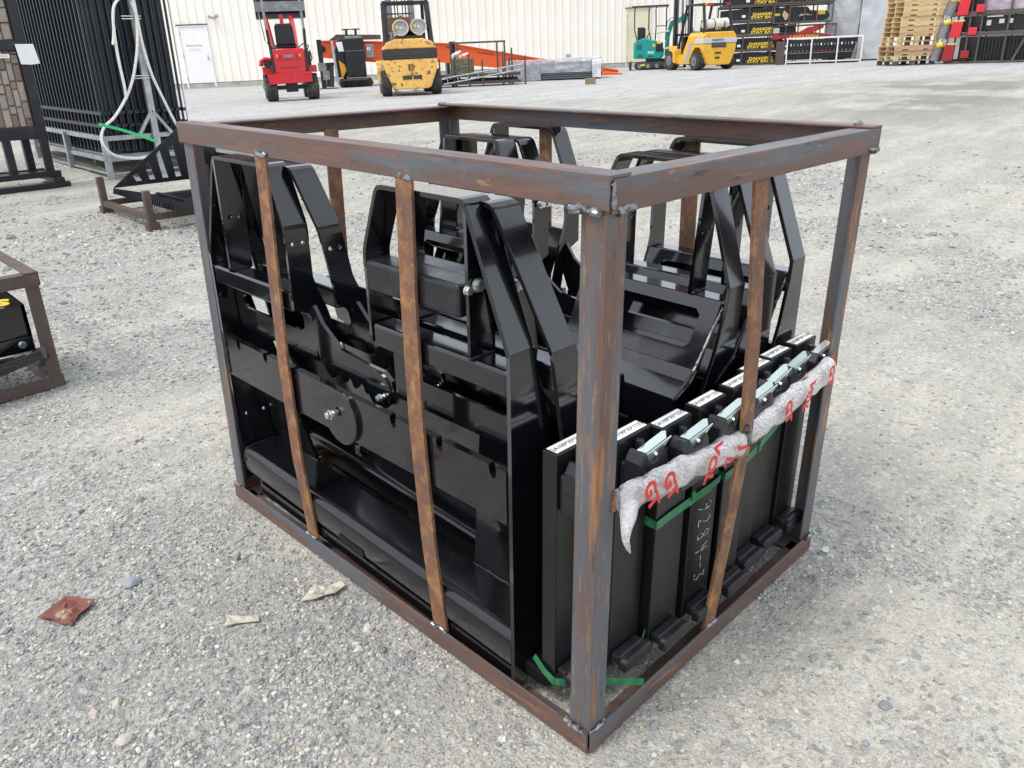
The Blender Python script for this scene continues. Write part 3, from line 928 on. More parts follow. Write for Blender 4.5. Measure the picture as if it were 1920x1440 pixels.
# ------------------------------------------------------------------ eight L-shaped forks
def fork(x0, y0, i, zt, label):
    root = thing('lift_fork', label, 'fork', (x0 + .051, y0 + .02, .045), 'labelled black forks along the crate end')
    wd, th = .101, .036
    zb = .05
    # shank, heel and blade as one bent bar
    pts_o = [(0, zt), (0, zb + .05), (.004, zb + .028), (.014, zb + .01), (.032, zb), (1.10, zb), (1.16, zb + .014)]
    pts_i = [(1.16, zb + .020), (.6, zb + th * .85), (th + .02, zb + th), (th + .006, zb + th + .008), (th, zb + th + .024), (th, zt)]
    k = len(pts_o) + len(pts_i)
    ol = pts_o + pts_i
    m = MB()
    a = [(x0, y0 + p[0], p[1]) for p in ol]; b = [(x0 + wd, y0 + p[0], p[1]) for p in ol]
    m.add(a + b, [tuple(range(k))[::-1], tuple(range(k, 2 * k))] + [(i_, (i_ + 1) % k, k + (i_ + 1) % k, k + i_) for i_ in range(k)])
    m.build('fork_body', BLKF, root, bevel=.0022)
    g = random.Random(i * 13 + 5)
    # cast upper hook with its latch
    hx, hz = x0 + .003, zt - .012
    pr = [(0, -.105), (.0, -.055), (.006, -.022), (.018, -.004), (.026, -.004), (.032, -.020), (.040, -.030), (.060, -.030), (.070, -.012), (.078, -.006), (.090, -.020), (.096, -.045), (.096, -.105), (.082, -.112), (.014, -.112)]
    m = MB(); m.prism([(p[0], p[1]) for p in pr], (hx, y0 - .046, hz), (1, 0, 0), (0, 0, 1), 0, -.038)
    hk = m.build('upper_hook', BLKC, root, bevel=.007, seg=3)
    m = MB(); m.prism([(.004, -.105), (.004, -.03), (.03, -.022), (.07, -.03), (.092, -.04), (.092, -.105)], (hx, y0, hz), (1, 0, 0), (0, 0, 1), 0, .020)
    m.build('hook_root', BLKC, root, bevel=.004)
    m = MB(); m.cyl((hx + .046, y0 - .012, hz - .045), (hx + .048, y0 - .012, hz + .004), .008, n=12)
    m.build('latch_pin', BLKC, root, bevel=.002)
    if i > 0:
        c = Vector((hx + .062, y0 - .030, hz - .004)); ang = R_(22 + g.uniform(-4, 4))
        u = Vector((math.cos(ang), -.18, math.sin(ang))).normalized(); v_ = Vector((0, 1, .15)).normalized(); n_ = u.cross(v_)
        m = MB()
        m.prism([(-.030, -.009), (.026, -.009), (.040, .004), (.034, .009), (-.030, .009)], c, u, v_, 0, .003)
        m.prism([(-.028, -.022), (.006, -.022), (.038, 0), (-.028, 0)], c - v_ * .009, u, n_, 0, .003)
        m.prism([(-.028, -.015), (.004, -.015), (.030, 0), (-.028, 0)], c + v_ * .009, u, n_, 0, .003)
        lt = m.build('latch', ZLAT, root, bevel=.001)
        hexbolt(root, c - v_ * .012 - n_ * .012 + u * -.008, -v_, .004, .003, name='rivet')
    # lower hook
    m = MB(); m.prism([(0, 0), (.088, 0), (.096, .010), (.096, .024), (.086, .030), (.010, .030), (0, .022)], (x0 + .006, y0 - .040, .085), (1, 0, 0), (0, 0, 1), 0, -.020)
    m.build('lower_hook', BLKC, root, bevel=.004)
    m = MB(); m.box(x0 + .006, x0 + .088, y0 - .024, y0 - .0005, .095, .118)
    m.build('hook_root', BLKC, root, bevel=.004)
    # paper label across the top end
    z = zt + .0005
    m = MB(); m.box(x0 + .006, x0 + .095, y0 + .0050, y0 + .0315, z, z + .0004)
    lb = m.build('size_label', LABW, root)
    lettering('label_print', '2A100*35*1225', .0140, (x0 + .051, y0 + .018, z + .0005), (1, 0, 0), (0, 1, 0), INK, lb, .0002)
    return root
XF = [.037, .144, .250, .378, .500, .611, .720, .842]
YF = [.118, .066, .043, .043, .040, .062, .070, .068]
FL = ['black fork at the near corner, its hook half behind the corner post', 'second black fork of the row, its zinc latch just right of the corner post',
      'left one of the two black forks inside the lower green strap', 'black fork with white handwriting down its front face', 'black fork whose top label has a torn corner, just left of the rusty slat',
      'black fork directly behind the rusty middle slat, its label partly hidden', 'second last black fork of the row towards the far post', 'last black fork of the row beside the far right post']
FORKS = [fork(XF[i], YF[i], i, .600 + (.004 if i in (1, 4) else 0), FL[i]) for i in range(8)]
# white handwriting down the fourth fork
strokes = {
 '4': [[(-.4, .8), (-.1, .1), (.5, .2)], [(.25, .9), (.1, -.9)]],
 '2': [[(-.5, .6), (-.1, .95), (.35, .6), (.2, .1), (-.45, -.8), (.5, -.85)]],
 '9': [[(.4, .5), (0, .95), (-.45, .6), (-.2, .1), (.3, .3), (.45, .6), (.3, -.2), (-.2, -1.1)]],
 '8': [[(.35, .7), (-.1, .95), (-.4, .55), (.3, -.1), (.25, -.75), (-.3, -.8), (-.35, -.3), (.3, .3), (.35, .7)]],
 '-': [[(-.8, 0), (.8, .1)]], '3': [[(-.4, .8), (.4, .7), (-.05, .15), (.4, -.3), (.1, -.8), (-.5, -.7)]]}
mk = MB()
xx, yy = XF[3] + .056, YF[3] - .0012
zcur = .350
for ch in '9284-3':
    for st in strokes[ch]:
        pts = []
        for k in range(len(st) - 1):
            for q in range(4):
                t = q / 4
                pts.append((st[k][0] * (1 - t) + st[k + 1][0] * t, st[k][1] * (1 - t) + st[k + 1][1] * t))
        pts.append(st[-1])
        # written sideways: letters read downwards
        mk.tube([(xx + p[1] * .026, yy, zcur - p[0] * .020) for p in pts], .0009, 5)
    zcur -= .036
mk.build('chalk_writing', CHALK, FORKS[3])

# green polyester straps
def ribbon(pts, wdt, up=(0, 0, 1), t=.0012):
    m = MB(); pts = [Vector(p) for p in pts]; up = Vector(up)
    for a, b in zip(pts[:-1], pts[1:]):
        m.bar(a, b, t, wdt, up=up)
    return m
def ribbon_s(pts, wdt, name, mat, t=.0012, parent=None, twist=None):
    pts = [Vector(p) for p in pts]; vs, fs = [], []
    for i, p in enumerate(pts):
        d = (pts[min(i + 1, len(pts) - 1)] - pts[max(0, i - 1)]).normalized()
        up = Vector((0, 0, 1)) if not twist else Vector(twist[i])
        n = d.cross(up).normalized(); up = n.cross(d).normalized()
        vs += [p - n * t / 2 - up * wdt / 2, p + n * t / 2 - up * wdt / 2, p + n * t / 2 + up * wdt / 2, p - n * t / 2 + up * wdt / 2]
    for i in range(len(pts) - 1):
        fs += [(i * 4 + j, i * 4 + (j + 1) % 4, i * 4 + 4 + (j + 1) % 4, i * 4 + 4 + j) for j in range(4)]
    fs += [(3, 2, 1, 0), tuple(range(len(vs) - 4, len(vs)))]
    m = MB(); m.add(vs, fs)
    return m
y_ = .040
z0, z1 = .392, .398
m = ribbon_s([(XF[2] - .0015, .085, z0 - .0), (XF[2] - .0015, y_, z0 - .004), (XF[2] + .05, y_ - .001, z0 + .001), (XF[3] + .06, y_ - .001, z1 - .004), (XF[3] + .1025, y_ - .001, z1 + .002), (XF[3] + .1028, .085, z1 + .008)], .020, 'a', GRNS)
s1 = tag(m.build('strap', GRNS, None, loc=(XF[2] + .1, y_, z0)), 'green strap tied tightly round the two forks left of the rusty slat', 'strap')
m = MB(); m.box(XF[3] - .012, XF[3] - .002, y_ - .006, y_ - .002, z0 + .003, z0 + .024)
cl = m.build('strap_seal', GRNS, s1)
y2 = .037
m = ribbon_s([(XF[4] - .002, .085, .402), (XF[4] - .002, y2, .396), (XF[4] + .06, y2 - .001, .400), (XF[5] + .0, y2 - .001, .410), (XF[6] + .01, y2 + .012, .424), (XF[6] + .103, .062, .438), (XF[6] + .104, .1, .44)], .020, 'a', GRNS)
s2 = tag(m.build('strap', GRNS, None, loc=(XF[4] + .1, y2, .43)), 'green strap round the forks right of the rusty slat, dipping behind it', 'strap')
m = MB(); m.box(XF[5] + .03, XF[5] + .04, y2 - .002, y2 + .003, .404, .424); m.build('strap_seal', GRNS, s2)
m = ribbon_s([(.034, .172, .118), (.031, .140, .100), (.030, .116, .092), (.036, .106, .090), (.06, .084, .091), (.10, .040, .092), (.154, -.016, .092)], .018, 'a', GRNS)
m2 = ribbon_s([(.262, .056, .125), (.240, .050, .108), (.200, .040, .092), (.165, .036, .088)], .016, 'a', GRNS, twist=[(.3, 0, 1)] * 4)
m.add(m2.v, m2.f)
tag(m.build('strap', GRNS, None, loc=(.1, .08, .09)), 'loose green strap end sticking out at the foot of the near corner', 'strap')

# bubble wrap round the tie bar
def bubmat():
    m = M('bubble_wrap', (.80, .795, .79), [((.60, .58, .57), 30, .46, .64), ((.92, .92, .93), 110, .56, .62)], rough=.14, trans=.35, alpha=.86, coat=1., coatr=.06, bump=[(150, .9, .003, (1, 1, 1), 'v'), (38, .5, .006)], ior=1.2)
    return m
BUB = bubmat()
def ZC(x): return .555 - (x - .06) * .10 if x < .48 else .523 + (x - .51) * .108
def wrap(x0, x1, name_label, hang=False):
    g = random.Random(int(x0 * 100)); n = int((x1 - x0) / .008)
    V, F = [], []
    ns = 22
    for i in range(n + 1):
        t = i / n; x = x0 + (x1 - x0) * t
        zc = ZC(x); yc = -.006
        lump = .029 + .0018 * math.sin(x * 31 + 1) + .0018 * math.sin(x * 83)
        tp = min(1, (.55 + t * 14), (.6 + (1 - t) * 14))
        for j in range(ns):
            a = 2 * math.pi * j / ns
            r = lump * tp * (1 + .045 * math.sin(a * 3 + x * 42) + .03 * math.sin(a * 8 - x * 120) + g.uniform(-.015, .015))
            V.append((x + g.uniform(-.001, .001), yc + r * math.cos(a) * .62, zc - .006 + r * math.sin(a) * 1.02))
    for i in range(n):
        for j in range(ns):
            F.append((i * ns + j, (i + 1) * ns + j, (i + 1) * ns + (j + 1) % ns, i * ns + (j + 1) % ns))
    F += [tuple(range(ns))[::1], tuple(range(n * ns, (n + 1) * ns))[::-1]]
    m = MB(); m.add(V, F)
    if hang:
        g2 = random.Random(4); V, F = [], []
        path = [(x0 + .022, -.012, .545), (x0 + .008, -.024, .525), (x0 - .004, -.030, .510), (x0 - .010, -.034, .495), (x0 - .006, -.036, .478), (x0 + .002, -.036, .462)]
        m.tube(path, [.020, .015, .010, .007, .005, .002], 10)
    o = m.build('bubble_wrap', BUB, None, loc=((x0 + x1) / 2, 0, .52), smooth=True)
    return tag(o, name_label, 'bubble wrap')
b1 = wrap(.052, .474, 'longer red-printed bubble wrap roll left of the rusty slat, with torn hanging end', True)
b2 = wrap(.495, .872, 'red-printed bubble wrap round the bar, right of the rusty slat')
def redtxt(s, x, dz, rot, par, size=.042):
    zc = ZC(x)
    a = R_(rot)
    lettering('red_print', s, size, (x, -.0335, zc + dz), (math.cos(a), 0, math.sin(a)), (-math.sin(a), 0, math.cos(a)), REDI, par, .0004, sx=1.12, bold=.0016)
redtxt('GT', .112, .0, -68, b1)
redtxt('GT', .170, .0, -68, b1)
redtxt('VOL', .311, .004, -112, b1, .040)
redtxt('L', .372, -.012, -112, b1, .040)
redtxt('J', .425, .004, -100, b1, .040)
redtxt('GT', .613, .002, -78, b2, .038)
redtxt('VOL', .705, .0, -112, b2, .034)
redtxt('GT', .812, .004, -96, b2, .036)
# ------------------------------------------------------------------ small crate at the left edge
c0 = Vector((-.068, 2.745, 0))
SM = thing('steel_crate', 'small brown steel crate cut by the left edge of the photo, low black attachment inside', 'crate', (-.55, 3.2, 0))
def smb(p0, p1, a, b, nm):
    m = MB(); m.angle(p0, p1, a, b, .05, .005); return m.build(nm, RB, SM, bevel=.001)
hS = .485
smb(c0 + Vector((0, 0, hS)), c0 + Vector((0, 1.3, hS)), (-1, 0, 0), (0, 0, -1), 'top_rail')
smb(c0 + Vector((-.001, 0, hS - .006)), c0 + Vector((-1.1, 0, hS - .006)), (0, 1, 0), (0, 0, -1), 'top_rail')
smb(c0 + Vector((-1.1, 0, hS)), c0 + Vector((-1.1, 1.3, hS)), (1, 0, 0), (0, 0, -1), 'top_rail')
smb(c0 + Vector((0, .006, .0)), c0 + Vector((0, 1.3, 0)), (-1, 0, 0), (0, 0, 1), 'bottom_rail')
smb(c0 + Vector((-.006, 0, .0)), c0 + Vector((-1.1, 0, 0)), (0, 1, 0), (0, 0, 1), 'bottom_rail')
smb(c0 + Vector((-1.1, 1.3, .0)), c0 + Vector((0, 1.3, 0)), (0, -1, 0), (0, 0, 1), 'bottom_rail')
for dx, dy, a, b in ((-.006, .006, (-1, 0, 0), (0, 1, 0)), (-1.094, .006, (1, 0, 0), (0, 1, 0)), (-.006, 1.29, (-1, 0, 0), (0, -1, 0))):
    smb(c0 + Vector((dx, dy, .045)), c0 + Vector((dx, dy, hS - .045)), a, b, 'post')
BK = thing('bucket', 'black bucket attachment with yellow letters on its folded top, inside the small crate', 'bucket', (-.55, 3.2, .05))
bx1, bx0, by = -.125, -1.02, 2.83
m = MB()
prof = [(0, .19), (0, .345), (.34, .360), (.34, .352), (.008, .337), (.008, .19)]
m.prism([(y, z) for y, z in prof], (bx0, by, 0), (0, 1, 0), (0, 0, 1), 0, bx1 - bx0)
m.build('shell', BLK, BK)
m = MB(); m.prism([(0, .15), (0, .345), (.34, .360), (.42, .13)], (bx1, by, 0), (0, 1, 0), (0, 0, 1), -.012, 0)
m.build('side_plate', BLK, BK)
m = MB(); m.box(bx0, bx1 - .005, by - .012, by - .001, .155, .215); m.build('bolted_strip', BLK, BK, bevel=.002)
m = MB()
for q in [((bx1 - .02, by + .0), (bx1 + .035, by - .06), (bx1 + .01, by - .10), (bx0, by - .16), (bx0, by + .0))]:
    m.prism([(p[0], p[1]) for p in q], (0, 0, .135), (1, 0, 0), (0, 1, 0), 0, .012)
m.build('cutting_edge', BLK, BK, bevel=.002)
hexbolt(BK, (bx1 - .045, by - .012, .188), (0, -1, 0), .013, .01)
m = MB(); m.bar((bx1 - .01, by - .12, .17), (bx1 - .34, by - .02, .07), .03, .04); m.bar((bx1 - .01, by - .12, .17), (bx1 + .03, by + .12, .06), .03, .05)
m.build('brace', BLK, BK, bevel=.002)
YEL = M('yellow_letter', (.80, .56, .04), rough=.5)
nt_ = Vector((0, .34, .015)).normalized()
lettering('lettering', 'IS', .115, (bx1 - .075, by + .075, .3490), (math.cos(-.25), math.sin(-.25) * nt_.y, math.sin(-.25) * nt_.z), (math.sin(.25), math.cos(-.25) * nt_.y, math.cos(-.25) * nt_.z), YEL, BK, .0006, bold=.006)

# ------------------------------------------------------------------ skeleton bucket on its cradle
CR = thing('cradle', 'low brown steel cradle with four short posts under the slotted rock bucket', 'cradle', (1.8, 6.0, gz(1.8, 6.)))
for (x, y) in ((1.432, 6.46), (1.432, 5.52), (2.35, 6.46), (2.35, 5.52)):
    z = gz(x, y)
    m = MB(); m.box(x - .025, x + .025, y - .025, y + .025, z, z + .30); m.build('post', RB, CR, bevel=.002)
    m = MB(); m.box(x - .038, x + .05, y - .04, y + .04, z + .0, z + .062); m.build('foot', RB, CR, bevel=.002)
z = gz(1.8, 6) + .088
for a, b in (((1.46, 6.46), (2.35, 6.46)), ((1.46, 5.52), (2.35, 5.52)), ((1.432, 5.55), (1.432, 6.43)), ((2.35, 5.55), (2.35, 6.43))):
    m = MB(); m.bar((a[0], a[1], z), (b[0], b[1], z), .045, .045); m.build('rail', RB, CR, bevel=.002)
RKB = thing('rock_bucket', 'black skeleton rock bucket with slotted side plates lying on the brown cradle', 'bucket', (1.9, 6.0, .2))
tip = Vector((1.525, 6.47, gz(1.5, 6.47) + .195))
wid = -1.25
def bp(u_, v_, h_):            # u back from the lip, v along the lip, h up
    return tip + Vector((u_, v_, h_))
for v_ in (0, wid):
    out_ = [(0, 0), (.30, 0), (.95, .0), (.95, .30), (.64, .445)] if v_ == 0 else [(0, 0), (.95, 0), (.95, .16), (.30, .12)]
    holes = [] if v_ else [[(.20 + i * .115, .035), (.25 + i * .115, .035), (.215 + i * .115, .10 + .085 * i), (.175 + i * .115, .085 + .078 * i)] for i in range(4)]
    plate('side_plate', out_, holes, tip + Vector((0, v_, 0)), (1, 0, 0), (0, 0, 1), .012, BLK2, RKB)
me_bar = None
for i in range(30):
    v_ = wid * (i + .5) / 30
    if me_bar is None:
        m = MB(); q = [bp(0, 0, 0), bp(.36, 0, -.10), bp(.75, 0, -.10), bp(.95, 0, 0)]
        m.strap([p for p in q], (0, 1, 0), .010, .045)
        me_bar = m.build('floor_bar', BLK2, RKB); me_bar.location = (0, v_, 0)
    else:
        c = me_bar.copy(); COL.objects.link(c); c.location = (0, v_, 0)
m = MB(); m.bar(bp(.96, 0, .1), bp(.96, wid, .1), .02, .22); m.build('back_plate', BLK2, RKB)
m = MB()
for u_, h_ in ((.36, -.085), (.75, -.085)): m.bar(bp(u_, 0, h_), bp(u_, wid, h_), .03, .012)
m.build('cross_bar', BLK2, RKB)
m = MB(); m.bar(bp(.34, .01, -.07), bp(.34, -.95, -.155), .012, .012); m.bar(bp(.6, .01, -.07), bp(.6, -.95, -.12), .012, .012)

# ------------------------------------------------------------------ galvanised rack with the black fence panels
gR = gz(2.1, 8.1)
RK = thing('storage_rack', 'galvanised steel rack carrying the stack of black fence panels', 'rack', (2.7, 9.2, gR))
x0, y0, x1, y1 = 2.105, 8.12, 3.20, 11.0
def gb(a, b, w_=.05, h=.05, nm='rail', mt=None):
    m = MB(); m.bar(a, b, w_, h, up=(0, 0, 1) if abs(a[2] - b[2]) < .3 else (0, 1, 0)); return m.build(nm, mt or GALV, RK, bevel=.002)
for z in (.055, .20, .405):
    zz = gR + z
    gb((x0, y0, zz), (x1, y0, zz), .05, .045 if z > .1 else .02)
    gb((x0, y0, zz), (x0, y1, zz), .05, .045 if z > .1 else .02)
    gb((x1, y0, zz), (x1, y1, zz), .05, .045 if z > .1 else .02)
for x in (x0, x1):
    for y in (y0, 9.25, 10.4):
        gb((x - .028 if x == x0 else x + .028, y - .028 if y == y0 else y, gR - .02), (x - .028 if x == x0 else x + .028, y - .028 if y == y0 else y, gR + .42), .055, .055, 'post')
m = MB(); m.box(x0 + .05, x1 - .05, y0 + .05, y1, gR + .21, gR + .235); m.build('deck', GALV, RK)
px_ = 2.60
gb((px_, y0 - .05, gR), (px_, y0 - .05, gR + 2.4), .065, .045, 'pole')
for dx in (-.17, .17):
    gb((px_, y0 - .06, gR + .66), (px_ + dx, y0 - .06, gR + .42), .03, .03, 'brace')
for z, dx in ((.98, -.02), (1.53, -.03)):
    for dz in (-.012, .012):
        m = MB(); m.bar((px_ - .11 + dx, y0 - .085, gR + z + dz), (px_ + .08 + dx, y0 - .085, gR + z + dz + .003), .006, .008); m.build('clamp_rod', ZINC, RK)
# panels
def fence_panel(x, lab, first=False, ext=0.):
    r = thing('fence_panel', lab, 'fence panel', (x, 9.4, gR + .24), 'black fence panels stacked on the galvanised rack')
    ya, yb = 8.20, 10.70
    zb = gR + .40
    for k, z in enumerate((.52, .645, 2.2)):
        m = MB(); m.box(x - .0135, x + .0135, ya - .045 - ext, yb, gR + z - .016, gR + z + .016)
        m.build('rail', DKM, r)
    m = MB()
    n = 24
    for i in range(n):
        y = ya + .012 + (yb - ya - .03) * i / (n - 1)
        m.box(x - .009, x + .009, y - .011, y + .011, gR + .26, gR + 2.5)
    pk = m.build('pickets', DKM, r); pk['kind'] = 'stuff'
    return r
g = random.Random(3)
np_ = 24
p0 = fence_panel(2.135, 'first black fence panel of the stack, its face with pickets towards the stone display', True)
pL = fence_panel(2.135 + .0365, 'black fence panel edge-on inside the stack on the galvanised rack')
for i in range(2, np_):  # packed tight
    o = dup(pL, label='black fence panel edge-on inside the stack on the galvanised rack')
    o.location = (pL.location.x + .0365 * (i - 1), pL.location.y + (-.028 if i % 2 else .0) + g.uniform(-.004, .004), pL.location.z)
m = MB(); m.box(3.03, 3.043, 8.20, 8.22, gR + .25, gR + 2.5)
tag(m.build('edge_trim', LABW, None, loc=(3.04, 8.21, gR + .25)), 'thin white trim strip along the right edge of the fence stack', 'trim')
# rope, strap, string
def spline(pts, n=8):
    P_ = [Vector(p) for p in pts]; o = []
    for i in range(len(P_) - 1):
        a, b, c, d = P_[max(0, i - 1)], P_[i], P_[i + 1], P_[min(len(P_) - 1, i + 2)]
        for k in range(n):
            t = k / n
            o.append(.5 * ((2 * b) + (c - a) * t + (2 * a - 5 * b + 4 * c - d) * t * t + (3 * b - a - 3 * c + d) * t ** 3))
    return o + [P_[-1]]
def rk(px, py, y=8.0):            # point in the plane of the rack's end
    v = cam.matrix_world.to_3x3() @ Vector(((px - 960) / 1469.2, -(py - 720) / 1469.2, -1))
    t = (y - CAMP.y) / v.y
    return CAMP + v * t
bpy.context.view_layer.update()
rope = MB()
rope.tube(spline([rk(232, -12), rk(216, 6), rk(212, 25), rk(214, 60), rk(222, 110), rk(233, 160), rk(237, 186)]), .014, 8)
rope.tube(spline([rk(214, 50), rk(213, 70), rk(212, 84)]), .014, 8)
rope.tube(spline([rk(240, -10), rk(252, 8), rk(257, 50), rk(256, 105), rk(244, 165), rk(218, 215), rk(196, 238), rk(190, 258, 7.97), rk(196, 275, 7.95), rk(215, 291, 7.96), rk(250, 297, 8.0), rk(285, 294, 8.02)]), .014, 8)
rope.tube(spline([rk(246, 4), rk(256, 30), rk(268, 85), rk(285, 140), rk(306, 185), rk(330, 232, 8.02), rk(350, 262, 8.1)]), .014, 8)
tag(rope.build('rope', PLW, None, loc=(2.6, 8.0, gR), smooth=True), 'white rope looped over the galvanised pole and hanging in long bights', 'rope')
m = ribbon_s(spline([rk(185, 233, 7.93), rk(215, 240, 7.94), rk(250, 250, 7.95), rk(293, 265, 7.96)]), .028, 'a', GRNB)
tag(m.build('strap', GRNB, None, loc=(2.3, 7.95, .6)), 'bright green strap end lying across the galvanised rack beside the rope', 'strap')
m = ribbon_s([rk(108, -5, 9.25), rk(180, 307, 8.6)], .010, 'a', GRNB, twist=[(0, 1, 0)] * 2)
a_, b_ = Vector((2.09, 9.25, gR + 2.2)), Vector((2.07, 8.55, gR + .22))
m = MB(); m.tube([rk(108, -8, 9.6), rk(133, 100, 9.3), rk(158, 215, 9.05), rk(180, 308, 8.85)], .0055, 5)
tag(m.build('strap', GRNB, None, loc=(2.0, 9.2, .5)), 'thin green strapping band running down the left face of the fence stack', 'strap')

# ------------------------------------------------------------------ stone veneer display
DX, DY = 1.62, 8.20
gD = gz(DX, DY)
DS = thing('display_stand', 'black steel stand showing stone veneer panels at the left edge', 'display stand', (1.1, 8.3, gD))
def db(x0, x1, y0, y1, z0, z1, nm, mt=None, bv=.003):
    m = MB(); m.box(x0, x1, y0, y1, gD + z0, gD + z1); return m.build(nm, mt or BLK2, DS, bevel=bv)
xr = 1.61
db(xr - .085, xr, 8.22, 8.29, .45, 2.3, 'frame_post'); db(.02, .10, 8.22, 8.29, .45, 2.3, 'frame_post')
db(.10, xr - .085, 8.225, 8.285, .45, .56, 'frame_rail'); db(.10, xr - .085, 8.225, 8.285, 1.245, 1.33, 'frame_rail'); db(.10, xr - .085, 8.225, 8.285, 2.1, 2.2, 'frame_rail')
for x, y in ((xr - .075, 8.225), (xr - .175, 8.46), (xr - .40, 8.225), (.1, 8.225)):
    db(x, x + .07, y, y + .06, .13, .45, 'leg')
db(.0, xr + .03, 8.16, 8.21, .09, .145, 'base_rail'); db(.0, xr + .0, 8.31, 8.35, .10, .14, 'base_rail'); db(.0, xr - .02, 8.5, 8.55, .10, .14, 'base_rail')
for x in (xr - .08, xr - .72, .0):
    db(x, x + .10, 8.06, 8.62, .045, .09, 'skid')
db(.0, xr + .06, 8.04, 8.11, .0, .045, 'skid_rail')
STV = bpy.data.materials.new('veneer_stone'); STV.use_nodes = True
t = STV.node_tree; p = t.nodes['Principled BSDF']; p.inputs['Roughness'].default_value = .8
oi = t.nodes.new('ShaderNodeObjectInfo'); r_ = t.nodes.new('ShaderNodeValToRGB')
r_.color_ramp.interpolation = 'CONSTANT'
cols = [(.36, .31, .26), (.19, .15, .14), (.40, .37, .33), (.25, .17, .15), (.31, .25, .20), (.42, .35, .28), (.17, .16, .16), (.33, .31, .29)]
while len(r_.color_ramp.elements) < len(cols): r_.color_ramp.elements.new(.5)
for i, c in enumerate(cols): r_.color_ramp.elements[i].position = i / len(cols); r_.color_ramp.elements[i].color = (*c, 1)
n = t.nodes.new('ShaderNodeTexNoise'); n.inputs['Scale'].default_value = 38; n.inputs['Detail'].default_value = 7
cc = t.nodes.new('ShaderNodeTexCoord'); t.links.new(cc.outputs['Object'], n.inputs['Vector'])
rr = t.nodes.new('ShaderNodeMapRange'); rr.inputs[1].default_value = .3; rr.inputs[2].default_value = .7; rr.inputs[3].default_value = .35; rr.inputs[4].default_value = 1.8
t.links.new(n.outputs['Fac'], rr.inputs[0]); mm_ = t.nodes.new('ShaderNodeMixRGB'); mm_.blend_type = 'MULTIPLY'; mm_.inputs[0].default_value = 1
t.links.new(oi.outputs['Random'], r_.inputs[0]); t.links.new(r_.outputs[0], mm_.inputs[1]); t.links.new(rr.outputs[0], mm_.inputs[2]); t.links.new(mm_.outputs[0], p.inputs['Base Color'])
b_ = t.nodes.new('ShaderNodeBump'); b_.inputs['Distance'].default_value = .01; b_.inputs['Strength'].default_value = .8
t.links.new(n.outputs['Fac'], b_.inputs['Height']); t.links.new(b_.outputs[0], p.inputs['Normal'])
g = random.Random(21)
protos = []
for k in range(6):
    m = MB(); w_, h_ = 1, 1
    d = [g.uniform(.6, 1) for _ in range(4)]
    m.add([(0, 0, 0), (1, 0, 0), (1, 0, 1), (0, 0, 1), (.1, -d[0], .05), (.93, -d[1], .08), (.9, -d[2], .94), (.06, -d[3], .92)],
          [(0, 1, 5, 4), (1, 2, 6, 5), (2, 3, 7, 6), (3, 0, 4, 7), (4, 5, 6, 7)])
    me = bpy.data.meshes.new('stone_piece'); me.from_pydata(m.v, [], m.f); me.materials.append(STV); protos.append(me)
def veneer(za, zb):
    bk = db(.10, xr - .085, 8.255, 8.275, za, zb, 'backer_panel', RB, 0)
    x = xr - .090
    while x > .85:
        wcol = g.uniform(.045, .085); z = za + .004
        while z < zb - .02:
            hh = min(g.uniform(.06, .19), zb - z - .004)
            o = bpy.data.objects.new('stone', g.choice(protos)); COL.objects.link(o); o.parent = bk
            o.location = (x - wcol - DS.location.x, 8.255 - DS.location.y, gD + z - DS.location.z); o.scale = (wcol - .004, g.uniform(.012, .03), hh - .004)
            z += hh
        x -= wcol
veneer(.56, 1.245); veneer(1.33, 2.1)
m = MB(); m.add([(xr - .10, 8.21, gD + 1.30), (xr + .055, 8.205, gD + 1.30), (xr + .075, 8.20, gD + 1.13), (xr - .085, 8.212, gD + 1.125), (xr - .02, 8.19, gD + 1.30), (xr + .0, 8.195, gD + 1.12)], [(0, 4, 5, 3), (4, 1, 2, 5)])
pp = m.build('paper_sheet', LABW, None, loc=(xr, 8.2, gD + 1.2)); s_ = pp.modifiers.new('solid', 'SOLIDIFY'); s_.thickness = .001
tag(pp, 'white folded paper sheet taped to the black stand at its middle rail', 'paper')
m = MB(); m.box(xr - .26, xr - .165, 8.216, 8.219, gD + 1.18, gD + 1.215); lb = m.build('small_label', LABW, DS)
lettering('label_print', 'KJPH01', .02, (xr - .21, 8.2155, gD + 1.197), (1, 0, 0), (0, 0, 1), REDI, lb, .0003)

# ------------------------------------------------------------------ litter on the gravel
def litter(name, lab, cat, cx, cy, outl, mat, hump=.008, seed=1):
    g = random.Random(seed); V, F = [], []
    k = len(outl)
    outl = outl[::-1] if sum(outl[i][0] * outl[(i + 1) % k][1] - outl[(i + 1) % k][0] * outl[i][1] for i in range(k)) < 0 else outl
    for f_ in (1, .8, .55, .3):
        V += [(cx + p[0] * f_, cy + p[1] * f_, relief(np.array([cx + p[0] * f_]), np.array([cy + p[1] * f_]))[0] + .006 + g.uniform(0, hump) * (1.2 - f_ * .3) * (1 if f_ < 1 else 1.3)) for p in outl]
    V.append((cx, cy, relief(np.array([cx]), np.array([cy]))[0] + .006 + hump))
    F = [(r_ * k + i, r_ * k + (i + 1) % k, (r_ + 1) * k + (i + 1) % k, (r_ + 1) * k + i) for r_ in range(3) for i in range(k)] + [(3 * k + i, 3 * k + (i + 1) % k, 4 * k) for i in range(k)]
    m = MB(); m.add(V, F); o = m.build(name, mat, None, loc=(cx, cy, 0)); s = o.modifiers.new('s', 'SOLIDIFY'); s.thickness = .002
    return tag(o, lab, cat)
RTILE = M('red_brown_painted_board', (.20, .075, .055), [((.10, .05, .04), 18, .5, .65), ((.55, .42, .33), 9, .60, .66), ((.62, .52, .40), 30, .66, .72)], rough=.8, bump=[(40, .5, .004)])
